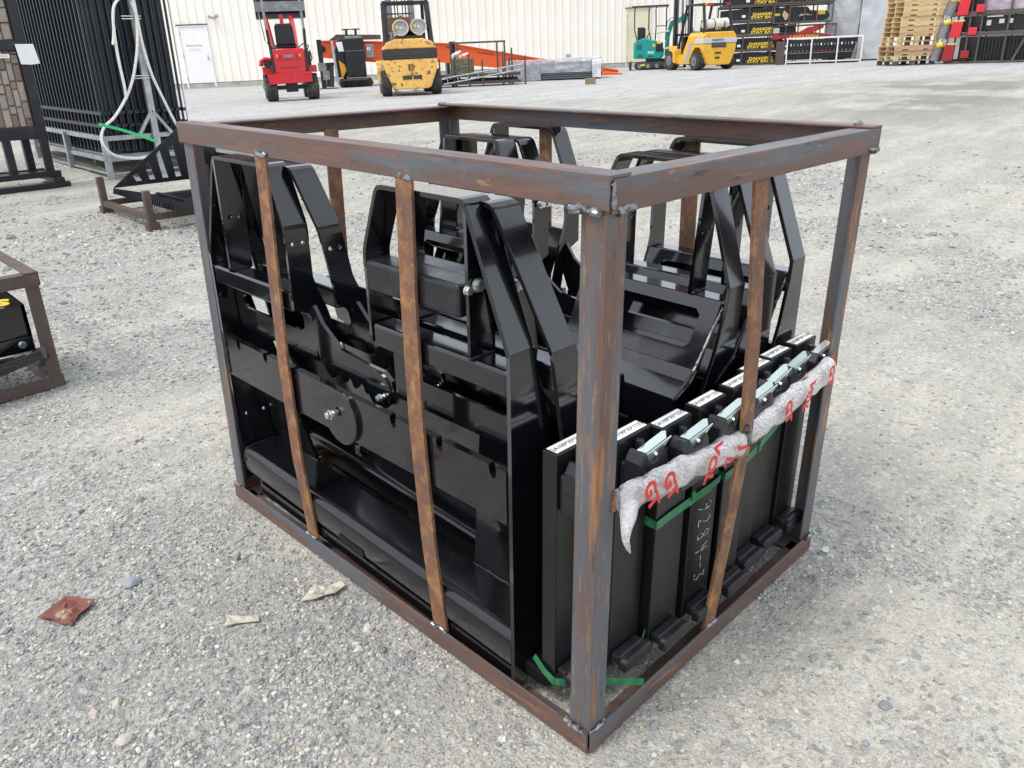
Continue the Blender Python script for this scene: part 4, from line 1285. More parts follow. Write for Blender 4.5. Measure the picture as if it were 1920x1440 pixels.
PAP = M('dirty_paper', (.55, .51, .42), [((.42, .38, .30), 25, .45, .7), ((.66, .62, .54), 60, .55, .65)], rough=.95, bump=[(50, .8, .004)])
litter('board_scrap', 'torn reddish brown scrap of board lying on the gravel at lower left', 'scrap', -.556, 1.188, [(-.061, .029), (-.022, .046), (.015, .064), (.030, .040), (.037, .029), (.060, -.010), (.038, -.030), (.012, -.041), (-.012, -.058), (-.030, -.03), (-.040, -.014), (-.052, .004)], RTILE, .010, 2)
litter('paper_scrap', 'crumpled cream paper scrap near the crate bottom rail', 'scrap', -.076, .795, [(-.066, .005), (-.040, .023), (-.006, .034), (.004, .024), (.019, .017), (.049, .005), (.048, -.019), (.015, -.025), (-.012, -.018), (-.037, -.010)], PAP, .012, 3)
litter('paper_scrap', 'flattened dirty cream scrap in the dust below the crumpled one', 'scrap', -.281, .835, [(-.043, .002), (-.026, .019), (-.021, .038), (-.002, .021), (.009, .004), (.037, -.011), (.028, -.034), (.004, -.020), (-.016, -.005)], PAP, .005, 4)
# ------------------------------------------------------------------ the shed
WAL = M('cream_siding', (.90, .86, .77), [((.84, .79, .69), .8, .45, .75), ((.70, .64, .55), 3.5, .64, .84)], rough=.5)
CONC = M('concrete', (.45, .43, .39), [((.33, .31, .28), 3, .45, .7)], rough=.9)
WHT = M('white_door', (.84, .83, .81), [((.72, .70, .66), 4, .6, .8)], rough=.45)
YDR = M('pale_yellow_door', (.74, .70, .50), [((.62, .57, .40), 2.5, .5, .72)], rough=.5)
GRY = M('grey_print', (.36, .36, .38), rough=.6)
DRK = M('dark_gap', (.05, .047, .042), rough=.8)
SH = thing('metal_shed', 'long cream metal-sided shed behind the yard machines', 'building', None, mat4=Matrix((EX, EY, UP)).transposed().to_4x4())
SH.location = W0
S0, S1, HT = -9.6, 37.4, 6.2
m = MB(); m.box(S0, S1, .10, .25, -.4, HT + .1); m.build('wall', CONC, SH)
m = MB(); m.box(S0, S1, .0, .10, -.4, .17); m.build('foundation', CONC, SH)
m = MB(); m.box(S0, S1, -.004, .008, .155, .172); m.build('base_flashing', DRK, SH)
# one pressed siding panel, three ribs of .305 m
def siding(x0, z0, z1, wd=.914):
    prof = [(0, 0)]
    n = max(1, round(wd / .3048))
    for i in range(n):
        b = i * .3048
        prof += [(b + .235, 0), (b + .252, -.030), (b + .288, -.030), (b + .3048, 0)]
    m = MB(); k = len(prof)
    m.add([(x, y + .04, z0) for x, y in prof] + [(x, y + .04, z1) for x, y in prof], [(i, i + 1, k + i + 1, k + i) for i in range(k - 1)])
    return m
bigp = siding(0, .17, HT).build('siding_panel', WAL, SH)
sc_ = MB()
for i in range(3):
    for z in (.30, 1.25, 2.42, 3.6):
        sc_.box(i * .3048 + .262, i * .3048 + .278, .004, .010, z, z + .014)
scr = sc_.build('screw_line', M('weathered_screw', (.45, .40, .33), rough=.6), bigp)
xs = []
x = S0
k = 0
DOORS = [(0., 1.06), (17.06, 18.10)]
while x < S1 - .95:
    blocked = any(x + .914 > a - .001 and x < b + .001 for a, b in DOORS)
    if not blocked:
        c = bigp if k == 0 else bigp.copy()
        if k: COL.objects.link(c)
        c.location = (x, 0, 0)
        if k:
            s2 = scr.copy(); COL.objects.link(s2); s2.parent = c
        k += 1
        x += .914
    else:
        # run narrow panels up to the door, then a header panel over it
        a, b = [d for d in DOORS if x + .914 > d[0] - .001 and x < d[1] + .001][0]
        nn = int((a - x) / .3048 + 1e-6)
        for i in range(nn):
            q = siding(0, .17, HT, .3048).build('siding_panel', WAL, SH); q.location = (x + i * .3048, 0, 0)
        x += nn * .3048
        nh = math.ceil((b - x) / .3048)
        q = siding(0, 2.17, HT, .3048 * nh).build('siding_panel', WAL, SH); q.location = (x, 0, 0)
        if a - x > .02:
            m = MB(); m.box(x, a, .02, .06, .17, 2.17); m.build('filler_strip', WAL, SH)
        x += .3048 * nh
        if x - b > .02:
            m = MB(); m.box(b, x, .02, .06, .17, 2.17); m.build('filler_strip', WAL, SH)
bpy.data.objects
def door(a, b, mat, hinge_left=True, yel=False):
    m = MB()
    for q in ((a, a + .055, 0, 2.15), (b - .055, b, 0, 2.15), (a + .055, b - .055, 2.09, 2.15)):
        m.box(q[0], q[1], -.012, .10, q[2] + (.02 if q[2] == 0 else 0), q[3])
    f = m.build('door_frame', mat, SH)
    m = MB(); m.box(a - .03, b + .02, -.03, .02, 2.15, 2.185); m.build('drip_cap', DRK, SH)
    m = MB(); m.box(a + .06, b - .06, .012, .06, .03, 2.085); d = m.build('door', mat, SH)
    for z in (.28, 1.06, 1.80):
        m = MB(); m.box(a + .058, a + .072, .002, .012, z, z + .12); m.build('hinge', DRK, d)
    m = MB(); m.cyl((b - .14, .012, 1.0), (b - .14, -.04, 1.0), .03, n=12); m.cyl((b - .14, .012, 1.09), (b - .14, -.01, 1.09), .026, n=12)
    m.build('knob', GALV, d)
    m = MB(); m.box(a, b, -.06, .08, -.05, .02); m.build('threshold', CONC, SH)
    return d
d1 = door(0., 1.06, WHT)
lettering('lettering', 'Mechanical Shop', .085, (.50, .010, 1.47), (1, 0, 0), (0, 0, 1), GRY, d1, .0005, bold=.002)
lettering('lettering', 'Authorized\nPersonnel Only', .062, (.50, .010, 1.33), (1, 0, 0), (0, 0, 1), M('pale_grey_print', (.55, .55, .57), rough=.6), d1, .0005)
d2 = door(17.06, 18.10, YDR)
# flood light beside the left door and a small vent box
LF = thing('flood_light', 'small grey twin flood light on the shed wall right of the white door', 'light', wall_pt(1.36, 2.34, 0))
def wp(s, h, d): return W0 + EX * s + UP * h + EY * d
m = MB(); m.cyl(wp(1.36, 2.36, .0), wp(1.36, 2.36, -.06), .05, n=12); m.build('base', GALV, LF)
for sgn in (-1, 1):
    m = MB(); m.cyl(wp(1.36 + .03 * sgn, 2.36, -.06), wp(1.36 + .15 * sgn, 2.42 if sgn > 0 else 2.40, -.16), .02, .065, n=12); m.build('lamp_head', GALV, LF)
VB = MB(); VB.bar(wp(14.60, .53, -.03), wp(14.76, .53, -.03), .06, .10, up=UP)
tag(VB.build('outlet_box', GALV, None, loc=wp(14.67, .53, 0)), 'small grey outlet box low on the shed wall', 'outlet box')

# ------------------------------------------------------------------ yard machines
RED = M('red_machine_paint', (.60, .012, .022), [((.45, .012, .02), 5, .5, .8), ((.30, .10, .08), 12, .62, .72)], rough=.32, coat=.3)
TYR = M('tyre_rubber', (.035, .034, .033), [((.10, .095, .088), 6, .45, .7)], rough=.85, bump=[(30, .3, .01)])
YLO = M('worn_yellow_paint', (.80, .47, .11), [((.68, .38, .09), 2.5, .45, .7), ((.16, .10, .07), 9, .58, .63), ((.66, .58, .44), 13, .62, .67), ((.30, .12, .06), 5, .66, .70)], rough=.5)
YLN = M('yellow_machine_paint', (.76, .42, .03), [((.60, .34, .05), 4, .5, .8), ((.32, .22, .10), 11, .62, .70)], rough=.35, coat=.3)
CHR = M('dull_grey_metal', (.22, .22, .23), [((.35, .35, .35), 6, .5, .7)], rough=.45, metal=.5)
ORG_ = M('orange_machine_paint', (.72, .105, .02), [((.60, .09, .03), 2, .5, .75)], rough=.5)
TEA = M('teal_machine_paint', (.0, .30, .26), [((.01, .24, .21), 3, .5, .8)], rough=.4)
TANK = M('grey_white_tank', (.55, .53, .49), [((.40, .34, .27), 8, .52, .7)], rough=.5)
LAMP_O = M('amber_lens', (.75, .26, .01), rough=.3)
LAMP_R = M('red_lens', (.50, .01, .015), rough=.3)
def wheel(root, c, r, wdt, axis=(1, 0, 0), lugs=18, rim=CHR, name='wheel'):
    c, ax_ = Vector(c), Vector(axis).normalized()
    m = MB(); e = r * .10
    a0 = c - ax_ * wdt / 2; a1 = c + ax_ * wdt / 2
    m.cyl(a0 + ax_ * wdt * .12, a1 - ax_ * wdt * .12, r * .96, n=28)
    m.cyl(a0, a0 + ax_ * wdt * .12, r * .84, r * .96, n=28); m.cyl(a1 - ax_ * wdt * .12, a1, r * .96, r * .84, n=28)
    u = ax_.orthogonal().normalized(); v = ax_.cross(u)
    for i in range(lugs):
        t = 2 * math.pi * i / lugs
        for s, off in ((-1, 0), (1, math.pi / lugs)):
            q = u * math.cos(t + off) + v * math.sin(t + off); tt = ax_.cross(q)
            m.bar(c + ax_ * s * wdt * .04 + q * r * .975 + tt * r * .05, c + ax_ * s * wdt * .47 + q * r * .93 - tt * r * .06, r * .10, r * .07, up=q)
    w_ = m.build(name, TYR, root)
    for s in (-1, 1):
        m = MB(); m.cyl(c + ax_ * s * (wdt / 2 - .01), c + ax_ * s * (wdt / 2 + .004), r * .52, n=20)
        m.cyl(c + ax_ * s * (wdt / 2 - .0), c + ax_ * s * (wdt / 2 + .03), r * .16, n=12)
        for i in range(5):
            q = u * math.cos(i * 1.2566) + v * math.sin(i * 1.2566)
            m.cyl(c + ax_ * s * (wdt / 2) + q * r * .3, c + ax_ * s * (wdt / 2 + .014) + q * r * .3, r * .045, n=6)
        m.build('rim', rim, w_)
    return w_
class LB:
    """short-hand for building parts in a thing's own frame"""
    def __init__(s, root): s.r = root
    def box(s, nm, mt, *q, bv=.008):
        m = MB()
        for i in range(0, len(q), 6): m.box(*q[i:i + 6])
        return m.build(nm, mt, s.r, bevel=bv)
    def pr(s, nm, mt, poly, y0, y1, bv=.01):           # outline in x-z, pulled along y
        m = MB(); m.prism(poly, (0, 0, 0), (1, 0, 0), (0, 0, 1), -y0, -y1); return m.build(nm, mt, s.r, bevel=bv)
    def ps(s, nm, mt, poly, x0, x1, bv=.01):           # outline in y-z, pulled along x
        m = MB(); m.prism(poly, (0, 0, 0), (0, 1, 0), (0, 0, 1), x0, x1); return m.build(nm, mt, s.r, bevel=bv)
    def tube(s, nm, mt, pts, r, n=8): m = MB(); m.tube(pts, r, n); return m.build(nm, mt, s.r, smooth=True)
    def cyl(s, nm, mt, a, b, r, r1=None, n=20, bv=0): m = MB(); m.cyl(a, b, r, r1, n); return m.build(nm, mt, s.r, bevel=bv, smooth=not bv)

# red compact loader, seen from behind, bucket raised
rl = thing('compact_loader', 'small red articulated wheel loader seen from behind with its dark bucket raised', 'loader', None, mat4=frame_at(9.14, 16.33, 3))
B = LB(rl)
for x in (-.44, .47):
    wheel(rl, (x, .0, .31), .31, .25); wheel(rl, (x, 1.25, .31), .31, .25)
B.box('axle', BLK2, -.34, .36, -.05, .05, .26, .36, -.12, .14, -.12, .12, .20, .42)
B.pr('rear_frame', RED, [(-.46, .40), (.46, .42), (.46, .66), (-.50, .62)], -.42, -.2)
B.pr('engine_cover', RED, [(-.35, .62), (.36, .64), (.37, 1.15), (.33, 1.20), (-.31, 1.18), (-.345, 1.12)], -.38, .35, .02)
slx = B.box('slot', DRK, *sum([[-.20 + i * .045, -.18 + i * .045, -.386, -.379, .93 - j * .18, .965 - j * .18] for i in range(10) for j in range(2)], []), bv=0); slx['kind'] = 'stuff'
for x in (-.20, .21):
    B.box('tail_light', LAMP_O, x - .06 if x < 0 else x + .02, x - .01 if x < 0 else x + .07, -.40, -.378, 1.0, 1.07, bv=.004)
    B.box('tail_light', LAMP_R, x - .0 if x < 0 else x - .05, x + .05 if x < 0 else x + .01, -.40, -.378, 1.0, 1.07, bv=.004)
B.box('fender', RED, -.58, -.33, -.22, .30, .62, .80); B.box('fender', RED, .36, .60, -.22, .30, .64, .80)
B.pr('seat', BLK2, [(-.20, 1.28), (.22, 1.28), (.20, 1.70), (.16, 1.76), (-.16, 1.76), (-.20, 1.70)], -.10, .0, .03)
B.box('seat_base', BLK2, -.22, .24, -.05, .40, 1.20, 1.30, bv=.03)
for x in (-.37, .42):
    B.tube('rollover_post', CHR, [(x + .04 * (1 if x < 0 else -1), -.36, .70), (x, -.34, 1.5), (x - .02, -.30, 2.45)], .026)
    B.tube('rollover_post_foot', BLK2, [(x + .04 * (1 if x < 0 else -1), -.375, .66), (x, -.352, 1.62)], .032)
B.tube('exhaust', RED, [(-.36, -.15, .95), (-.50, -.18, .98), (-.58, -.2, .93), (-.60, -.2, .82)], .05)
B.cyl('air_filter', BLK2, (-.45, -.35, .86), (-.45, -.05, .86), .09)
B.box('hydraulic_block', BLK2, .38, .50, -.2, .3, .75, 1.12, bv=.02)
for x in (-.28, .28):
    B.tube('lift_arm', RED, [(x, .65, 1.15), (x * 1.05, 1.2, 1.75), (x * 1.05, 1.75, 2.0)], .05, 6)
    B.tube('hydraulic_ram', BLK2, [(x * .7, .6, 1.0), (x * .9, 1.5, 1.85)], .022)
B.box('centre_ram', RED, -.03, .05, .5, .6, 1.6, 1.98, bv=.01)
B.ps('bucket', BLK2, [(1.75, 1.96), (1.80, 2.15), (1.72, 2.40), (1.95, 2.95), (2.3, 2.95), (2.3, 1.96)], -.50, .66, .004)
B.box('bucket_wear_strip', CHR, -.50, .66, 1.70, 1.76, 2.12, 2.36, bv=.004)

# hoses, decal plate and steering wheel
B.tube('hydraulic_hose', BLK2, [(-.40, -.2, 1.35), (-.30, -.1, 1.22), (-.24, .1, 1.15), (-.26, .4, 1.3)], .014)
B.tube('hydraulic_hose', BLK2, [(.44, -.1, 1.1), (.50, .0, 1.25), (.40, .25, 1.3), (.28, .5, 1.2)], .014)
B.tube('hydraulic_hose', BLK2, [(.46, .1, .8), (.54, .0, .95), (.52, .1, 1.15)], .014)
B.tube('hydraulic_hose', BLK2, [(.30, 1.3, 1.75), (.20, 1.5, 2.0), (.10, 1.7, 2.0)], .014)
B.tube('steering_column', BLK2, [(.0, .62, 1.2), (.0, .50, 1.55)], .02); B.cyl('steering_wheel', BLK2, (0, .50, 1.55), (0, .48, 1.57), .15)
B.box('number_plate', CHR, -.10, .09, -.385, -.379, 1.0, 1.06, bv=.002)
B.box('bolt_row', DRK, *sum([[x, x + .02, -.425, -.42, .58, .60] for x in (-.4, -.2, 0, .2, .38)], []), bv=0)['kind'] = 'stuff'
B.tube('bucket_hose', BLK2, [(-.46, 1.6, 2.5), (-.43, 1.3, 1.9), (-.40, .8, 1.4)], .012)

# forklift builder (rear at y = 0, mast away from the viewer)
def forklift(lab, mat4, body, old):
    r = thing('forklift', lab, 'forklift', None, mat4=mat4); B = LB(r)
    for x in (-.56, .56): wheel(r, (x, .42, .30), .30, .22)
    for x in (-.53, .53): wheel(r, (x, 2.0, .33), .33, .26)
    # counterweight
    B.pr('counterweight', body, [(-.42, .20), (-.36, .16), (.36, .16), (.42, .20), (.58, .62), (.60, .84), (-.60, .84), (-.58, .62)], .0, .18, .03)
    B.pr('counterweight_core', body, [(-.36, .22), (.36, .22), (.38, .84), (-.38, .84)], .18, .9, .03)
    B.pr('counterweight_top', body, [(-.60, .84), (.60, .84), (.60, 1.10), (.50, 1.22), (-.50, 1.22), (-.60, 1.10)] if not old else [(-.59, 1.06), (.59, 1.06), (.50, 1.22), (.30, 1.29), (-.30, 1.29), (-.50, 1.22)], .02, .95, .03)
    band = CHR if not old else M('black_band_scuffed', (.03, .03, .032), [((.5, .48, .42), 14, .68, .73)], rough=.5)
    if old:
        B.box('dark_band', band, -.60, .60, -.006, .7, .845, 1.055, bv=.01)
        B.box('grille_recess', DRK, -.40, .42, -.012, .02, .93, 1.03, bv=0)
        B.box('tow_pocket', DRK, -.06, .05, -.012, .02, .58, .72, bv=0)
        B.box('tow_pin', M('orange_rusty_pin', (.45, .17, .03), rough=.6), -.03, .03, -.03, .0, .58, .70, bv=.004)
        B.box('rear_pocket', DRK, -.20, .0, -.010, .02, .38, .47, .03, .22, -.010, .02, .38, .47, bv=0)
    else:
        B.box('silver_band', M('silver_band', (.52, .53, .56), rough=.4), -.606, .606, -.004, .5, .86, 1.02, bv=.01)
        B.box('grille', DRK, -.30, .22, -.012, .02, .72, .88, bv=.0)
        B.box('grille_bar', CHR, -.29, .21, -.02, -.01, .76, .772, -.29, .21, -.02, -.01, .80, .812, -.29, .21, -.02, -.01, .84, .852, bv=0)
        B.box('tow_pocket', DRK, -.18, .05, -.010, .02, .52, .58, -.16, .0, -.01, .02, .36, .43, bv=0)
        lettering('lettering', 'SHANTUI', .10, (-.08, -.0065, .955), (1, 0, 0), (0, 0, 1), INK, r, .0006, bold=.003)
        pz = [(.42, .24), (1.25, .24), (1.40, .84), (1.22, 1.0), (.95, 1.0)]
    # side bodies and fenders
    for s in (-1, 1):
        sx0, sx1 = sorted((s * .40, s * .585))
        prof = [(.80, .20), (1.62, .20), (1.70, .42), (1.55, .50), (1.28, .52), (.98, 1.02), (.18, 1.02), (.10, .72), (.14, .66), (.30, .74), (.52, .74), (.68, .60), (.74, .40)]
        B.ps('side_panel', body, prof, sx0, sx1, .015)
        if not old:
            B.ps('side_stripe', M('grey_stripe', (.36, .37, .40), rough=.45), [(.95, .26), (1.12, .26), (.86, .88), (.80, 1.0), (.20, 1.0), (.20, .86), (.70, .86)], s * .588 - .004, s * .588 + .004, 0)
        else:
            B.box('battery_cover', CHR, sx0 + .02 * s, sx1 + .03 * s, 1.2, 1.5, .52, .74, bv=.01)
        B.ps('front_fender', body, [(1.55, .24), (1.68, .28), (1.70, .58), (1.95, .74), (2.20, .72), (2.20, .78), (1.90, .82), (1.60, .66)], s * .42, s * .70, .01)
    B.box('floor_and_seat_base', BLK2, -.39, .39, .90, 1.6, .30, .62, -.3, .3, .55, 1.05, .62, 1.15, bv=.02)
    B.ps('seat', BLK2, [(.62, 1.15), (.72, 1.60), (.82, 1.62), (.86, 1.26), (1.15, 1.24), (1.15, 1.15)], -.24, .24, .04)
    B.tube('steering_column', BLK2, [(0, 1.62, .6), (0, 1.42, 1.18)], .04)
    B.cyl('steering_wheel', BLK2, (0, 1.40, 1.20), (0, 1.39, 1.23), .17)
    B.box('dashboard', BLK2, -.38, .38, 1.55, 1.70, .55, 1.12, bv=.03)
    # overhead guard
    for s in (-1, 1):
        B.tube('guard_post', BLK2, [(s * .50, .12, 1.10), (s * .48, .18, 1.5), (s * .46, .30, 2.08)], .06 if old else .045, 8)
        B.tube('guard_post', BLK2, [(s * .48, 1.72, .72), (s * .46, 1.50, 1.4), (s * .45, 1.28, 2.12)], .04, 8)
        B.box('guard_rail', BLK2, s * .46 - .035, s * .46 + .035, .24, 1.34, 2.06, 2.13, bv=.01)
    B.box('guard_bar', BLK2, *sum([[-.44, .44, .30 + i * .16, .34 + i * .16, 2.08, 2.12] for i in range(7)], []), bv=.004)
    # mast
    ht = 2.9 if old else 2.55
    for s in (-1, 1):
        B.box('mast_channel', BLK2 if not old else CHR, s * .30 - .04, s * .30 + .04, 2.22, 2.34, .12, ht, bv=.006)
        B.box('mast_inner', CHR, s * .22 - .03, s * .22 + .03, 2.24, 2.32, .14, ht - .05, bv=.006)
        B.box('fork', BLK2, s * .24 - .05, s * .24 + .05, 2.50, 3.4, .05, .09, s * .24 - .05, s * .24 + .05, 2.46, 2.50, .05, .55, bv=.004)
    B.cyl('lift_cylinder', CHR, (0, 2.28, .2), (0, 2.28, 1.9), .04)
    for x in (-.06, .06): B.box('lift_chain', BLK2, x - .012, x + .012, 2.20, 2.215, .5, ht - .1, bv=0)
    B.tube('mast_hose', BLK2, [(.12, 2.18, ht - .1), (.13, 2.15, 1.6), (.10, 2.1, .9), (.2, 1.8, .6)], .014)
    B.tube('mast_hose', BLK2, [(-.12, 2.18, ht - .1), (-.13, 2.15, 1.6), (-.10, 2.1, .9)], .014)
    for x in (-.20, -.12, .14): B.tube('lever', BLK2, [(x, 1.55, 1.05), (x, 1.42, 1.28)], .010)
    B.box('mirror', BLK2, -.50, -.38, 1.30, 1.33, 1.78, 1.88, bv=.01)
    B.box('cross_member', BLK2, -.30, .30, 2.22, 2.30, ht - .12, ht - .02, -.30, .30, 2.22, 2.30, 1.15, 1.22, bv=.004)
    B.tube('gas_hose', BLK2, [(-.40, .2, 1.40), (-.44, .25, 1.30), (-.30, .5, 1.22)], .012)
    B.box('carriage_plate', BLK2, -.46, .46, 2.40, 2.45, .18, .24, -.46, .46, 2.40, 2.45, .50, .56, *sum([[-.45 + i * .22, -.43 + i * .22, 2.40, 2.43, .55, 1.15] for i in range(5)], []), bv=.004)
    return r, B
fk, B = forklift('old scratched yellow forklift seen from behind with two gas bottles mouth-on', frame_at(10.78, 13.98, 4), YLO, True)
B.box('board', M('brown_board', (.20, .10, .05), rough=.7), -.47, .12, .50, .53, 1.46, 1.78, bv=.004)
for x, z in ((-.155, 1.53), (.235, 1.545)):
    b = B.cyl('gas_bottle', TANK, (x, .12, z), (x, .85, z), .158, n=24)
    m = MB(); m.tube([(x + .165 * math.cos(t), .05, z + .165 * math.sin(t)) for t in np.linspace(0, 6.2832, 25)], .016, 6, cap=False)
    m.cyl((x, .12, z), (x, .04, z), .165, .165, n=24, cap=False)
    m.build('collar', TANK, b)
    m = MB(); m.cyl((x, .125, z), (x, .06, z), .03, n=10); m.build('valve', ZINC, b)
    m = MB(); m.cyl((x - .08, .12, z + .02), (x - .08, .07, z + .02), .035, n=10); m.build('gauge', M('yellow_gauge', (.75, .65, .10), rough=.4), b)
B.box('bottle_bracket', RB, -.30, .38, .2, .7, 1.29, 1.36, bv=.01)
B.box('brace_bar', BLK2, -.44, .14, .32, .34, 1.78 + .05, 1.86, bv=0)
f2, B = forklift('yellow forklift at the right seen from behind and left, white gas bottle across its rear', frame_at(22.75, 13.52, 33), YLN, False)
b = B.cyl('gas_bottle', M('white_gas_bottle', (.66, .64, .58), [((.5, .42, .32), 7, .55, .7)], rough=.45), (-.36, .32, 1.46), (.40, .32, 1.50), .16, n=24, bv=0)
m = MB(); m.cyl((-.36, .32, 1.46), (-.44, .32, 1.456), .15, .12, n=24, cap=True); m.build('bottle_end', TANK, b)
m = MB(); m.cyl((.40, .32, 1.50), (.46, .32, 1.504), .15, .09, n=24); m.build('bottle_end', TANK, b)
for x in (-.12, .22):
    m = MB(); m.cyl((x, .32, 1.472), (x + .03, .32, 1.474), .168, n=24); m.build('clamp_band', BLK2, b)
B.box('bottle_bracket', BLK2, -.3, .36, .2, .5, 1.22, 1.30, bv=.01)
B.box('tail_light', LAMP_R, -.38, -.18, .20, .24, 2.05, 2.12, .28, .42, .20, .24, 2.05, 2.12, bv=.004)
B.box('tail_light_amber', LAMP_O, -.47, -.39, .20, .24, 2.05, 2.12, bv=.004)

# dark tracked loader with an orange side panel
ml = thing('track_loader', 'black stand-on tracked loader with an orange side panel behind the red one', 'loader', None, mat4=frame_at(14.1, 20.9, 0)); B = LB(ml)
B.pr('track', TYR, [(-.50, .02), (.45, .02), (.52, .12), (.45, .26), (-.5, .26), (-.55, .12)], 0, .9, .03)
B.box('body', BLK2, -.27, .33, -.1, .9, .30, 1.50, bv=.03)
B.box('seam', CHR, -.26, .32, -.108, -.1, 1.12, 1.135, bv=0)
B.pr('side_cover', BLK2, [(-.60, .32), (-.28, .32), (-.27, 1.5), (-.42, 1.5), (-.62, 1.0)], .0, .8, .02)
B.pr('orange_panel', M('orange_yellow_panel', (.75, .33, .02), rough=.4), [(-.43, .28), (-.27, .52), (-.30, .70), (-.47, .86)], -.05, .0, .005)
B.pr('white_panel', LABW, [(-.44, 1.12), (-.28, 1.12), (-.31, 1.42), (-.50, 1.40)], -.03, .0, .003)
B.box('control_console', CHR, -.22, .28, -.1, .15, 1.50, 1.58, bv=.01)
for x in (-.16, .12): 
    B.tube('control_lever', BLK2, [(x, .0, 1.55), (x + .01, .0, 1.80)], .04)
    B.box('lever_grip', BLK2, x - .12, x + .14, -.02, .03, 1.76, 1.80, bv=.01)
B.box('foot_plate', RB, -.42, .36, -.35, .0, .22, .26, bv=.004)
B.box('side_gearbox', CHR, .38, .62, -.1, .2, .9, 1.3, bv=.02)
B.box('sticker', LABW, .42, .45, -.108, -.1, 1.12, 1.22, .48, .51, -.108, -.1, 1.12, 1.22, bv=0)
ps = thing('steel_stand', 'dark steel post with brackets standing on a base plate left of the tracked loader', 'steel stand', None, mat4=frame_at(13.05, 21.1, 0)); B = LB(ps)
B.box('post', BLK2, -.07, .07, -.05, .05, .02, 1.50, bv=.01); B.box('bracket', CHR, -.11, .12, -.08, .08, .55, .80, .0, .2, -.1, .1, .28, .55, bv=.01)
B.box('base_plate', RB, -.2, .38, -.15, .15, .0, .025, bv=.002)
B.tube('pipe', GALV, [(.42, -.1, .1), (.38, -.1, 1.45)], .04); B.cyl('drum', RB, (.18, .2, .05), (.24, .2, .75), .12)
B.box('angle_arm', BLK2, .1, .45, -.02, .04, .72, .80, bv=.004)

# orange conveyor boom
cv = thing('conveyor', 'long orange conveyor boom sloping down to the ground in front of the shed', 'conveyor', None, mat4=Matrix((EX, EY, UP)).transposed().to_4x4())
cv.location = wall_pt(5.33, .0, -6.2); B = LB(cv)
pl = [(.0, .86), (.0, 1.31), (1.65, 1.23), (4.1, 1.07), (6.7, .55), (9.55, .05), (9.55, -.02), (8.2, .0), (5.05, .38), (3.6, .58), (1.6, .66)]
B.pr('side_plate', ORG_, pl, .0, .03, .003); B.pr('side_plate', ORG_, pl, .75, .78, .003)
B.pr('top_flange', ORG_, [(.0, 1.31), (0, 1.35), (1.65, 1.27), (4.1, 1.11), (6.7, .59), (9.55, .09), (9.55, .05), (6.7, .55), (4.1, 1.07), (1.65, 1.23)], -.05, .08, .002)
B.pr('belt', BLK2, [(.1, 1.20), (.1, 1.24), (4.0, 1.0), (9.4, .03), (9.4, .01), (4.0, .96)], .05, .72, .0)
B.pr('hopper', RB, [(.3, 1.34), (.55, 1.50), (1.9, 1.44), (1.9, 1.32)], .1, .7, .004)
B.pr('rib', ORG_, [(1.9, .52), (1.96, .52), (1.96, 1.25), (1.9, 1.25)], -.04, 0, .002)
for i in range(7):
    x = 1.9 + i * 1.0; z = 1.2 - (x - 1.65) * .065 if x < 3.6 else 1.07 - (x - 4.1) * .2
    B.pr('slot', DRK, [(x, z - .10), (x + .5, z - .10 - .07), (x + .5, z - .125 - .07), (x, z - .125)], -.004, .0, 0)
B.box('leg', BLK2, .62, .72, .1, .7, .0, .9, 3.9, 4.0, .1, .7, .0, .6, bv=.004)
B.cyl('drive_roller', BLK2, (.08, -.02, 1.1), (.08, .8, 1.1), .1)

# rusty rack with upright pins, gate frame, galvanised ladder
RBR = RB
rk_ = thing('steel_rack', 'low rusty rack with thin upright posts beside the wrapped panels', 'rack', None, mat4=frame_at(14.45, 15.9, 0)); B = LB(rk_)
B.box('deck', RB, -1.05, 1.2, -.35, .5, .26, .34, -1.05, 1.2, -.35, -.29, .06, .14, -1.0, 1.15, .1, .5, .08, .2, bv=.004)
for x, y, h in ((-.92, -.40, 1.0), (-.55, -.45, .95), (.20, -.5, .90), (.75, -.2, 1.18), (1.0, .1, 1.28), (1.32, -.45, 1.0), (.93, .2, .92), (-1.1, -.1, 1.0), (-.15, -.2, 1.12)):
    B.box('pin_post', RB, x - .022, x + .022, y - .022, y + .022, .0, h * .78, bv=.003)
B.box('black_post', BLK2, -.66, -.50, .5, .62, .0, 1.24, bv=.01)
gf = thing('pipe_frame', 'brown rectangular steel frame standing on the rusty rack', 'steel frame', None, mat4=frame_at(14.6, 16.2, 2)); B = LB(gf)
B.box('top_bar', RB, -.55, .95, .0, .05, 1.16, 1.21, bv=.003)
for x in (-.53, -.34, .72, .92): B.box('upright', RB, x - .022, x + .022, .0, .045, .05, 1.16, bv=.003)
ld = thing('ladder', 'galvanised ladder section lying slanted against the rusty rack', 'ladder', None, mat4=frame_at(14.2, 15.45, 0)); B = LB(ld)
B.tube('side_rail', GALV, [(-.95, 0, .10), (.1, -.02, .26), (1.15, 0, .42)], .022); B.tube('side_rail', GALV, [(-.95, 0, .26), (.1, -.02, .40), (1.1, 0, .55)], .022)
for i in range(8):
    x = -.85 + i * .27; B.tube('rung', GALV, [(x, 0, .11 + (x + .95) * .15), (x, 0, .27 + (x + .95) * .14)], .015)
bx = thing('wooden_crate', 'old green-brown crate with white bags on top of the rusty rack', 'crate', None, mat4=frame_at(14.35, 16.25, 3)); B = LB(bx)
OLW = M('old_green_wood', (.13, .14, .09), [((.28, .25, .17), 8, .5, .7)], rough=.85)
for i in range(4): B.box('slat', OLW, -.28, .26, -.2, .2, .36 + i * .10, .45 + i * .10, bv=.004)
B.box('corner_batten', OLW, -.30, -.24, -.22, .22, .35, .78, .22, .28, -.22, .22, .35, .78, bv=.004)
m = MB(); g = random.Random(8)
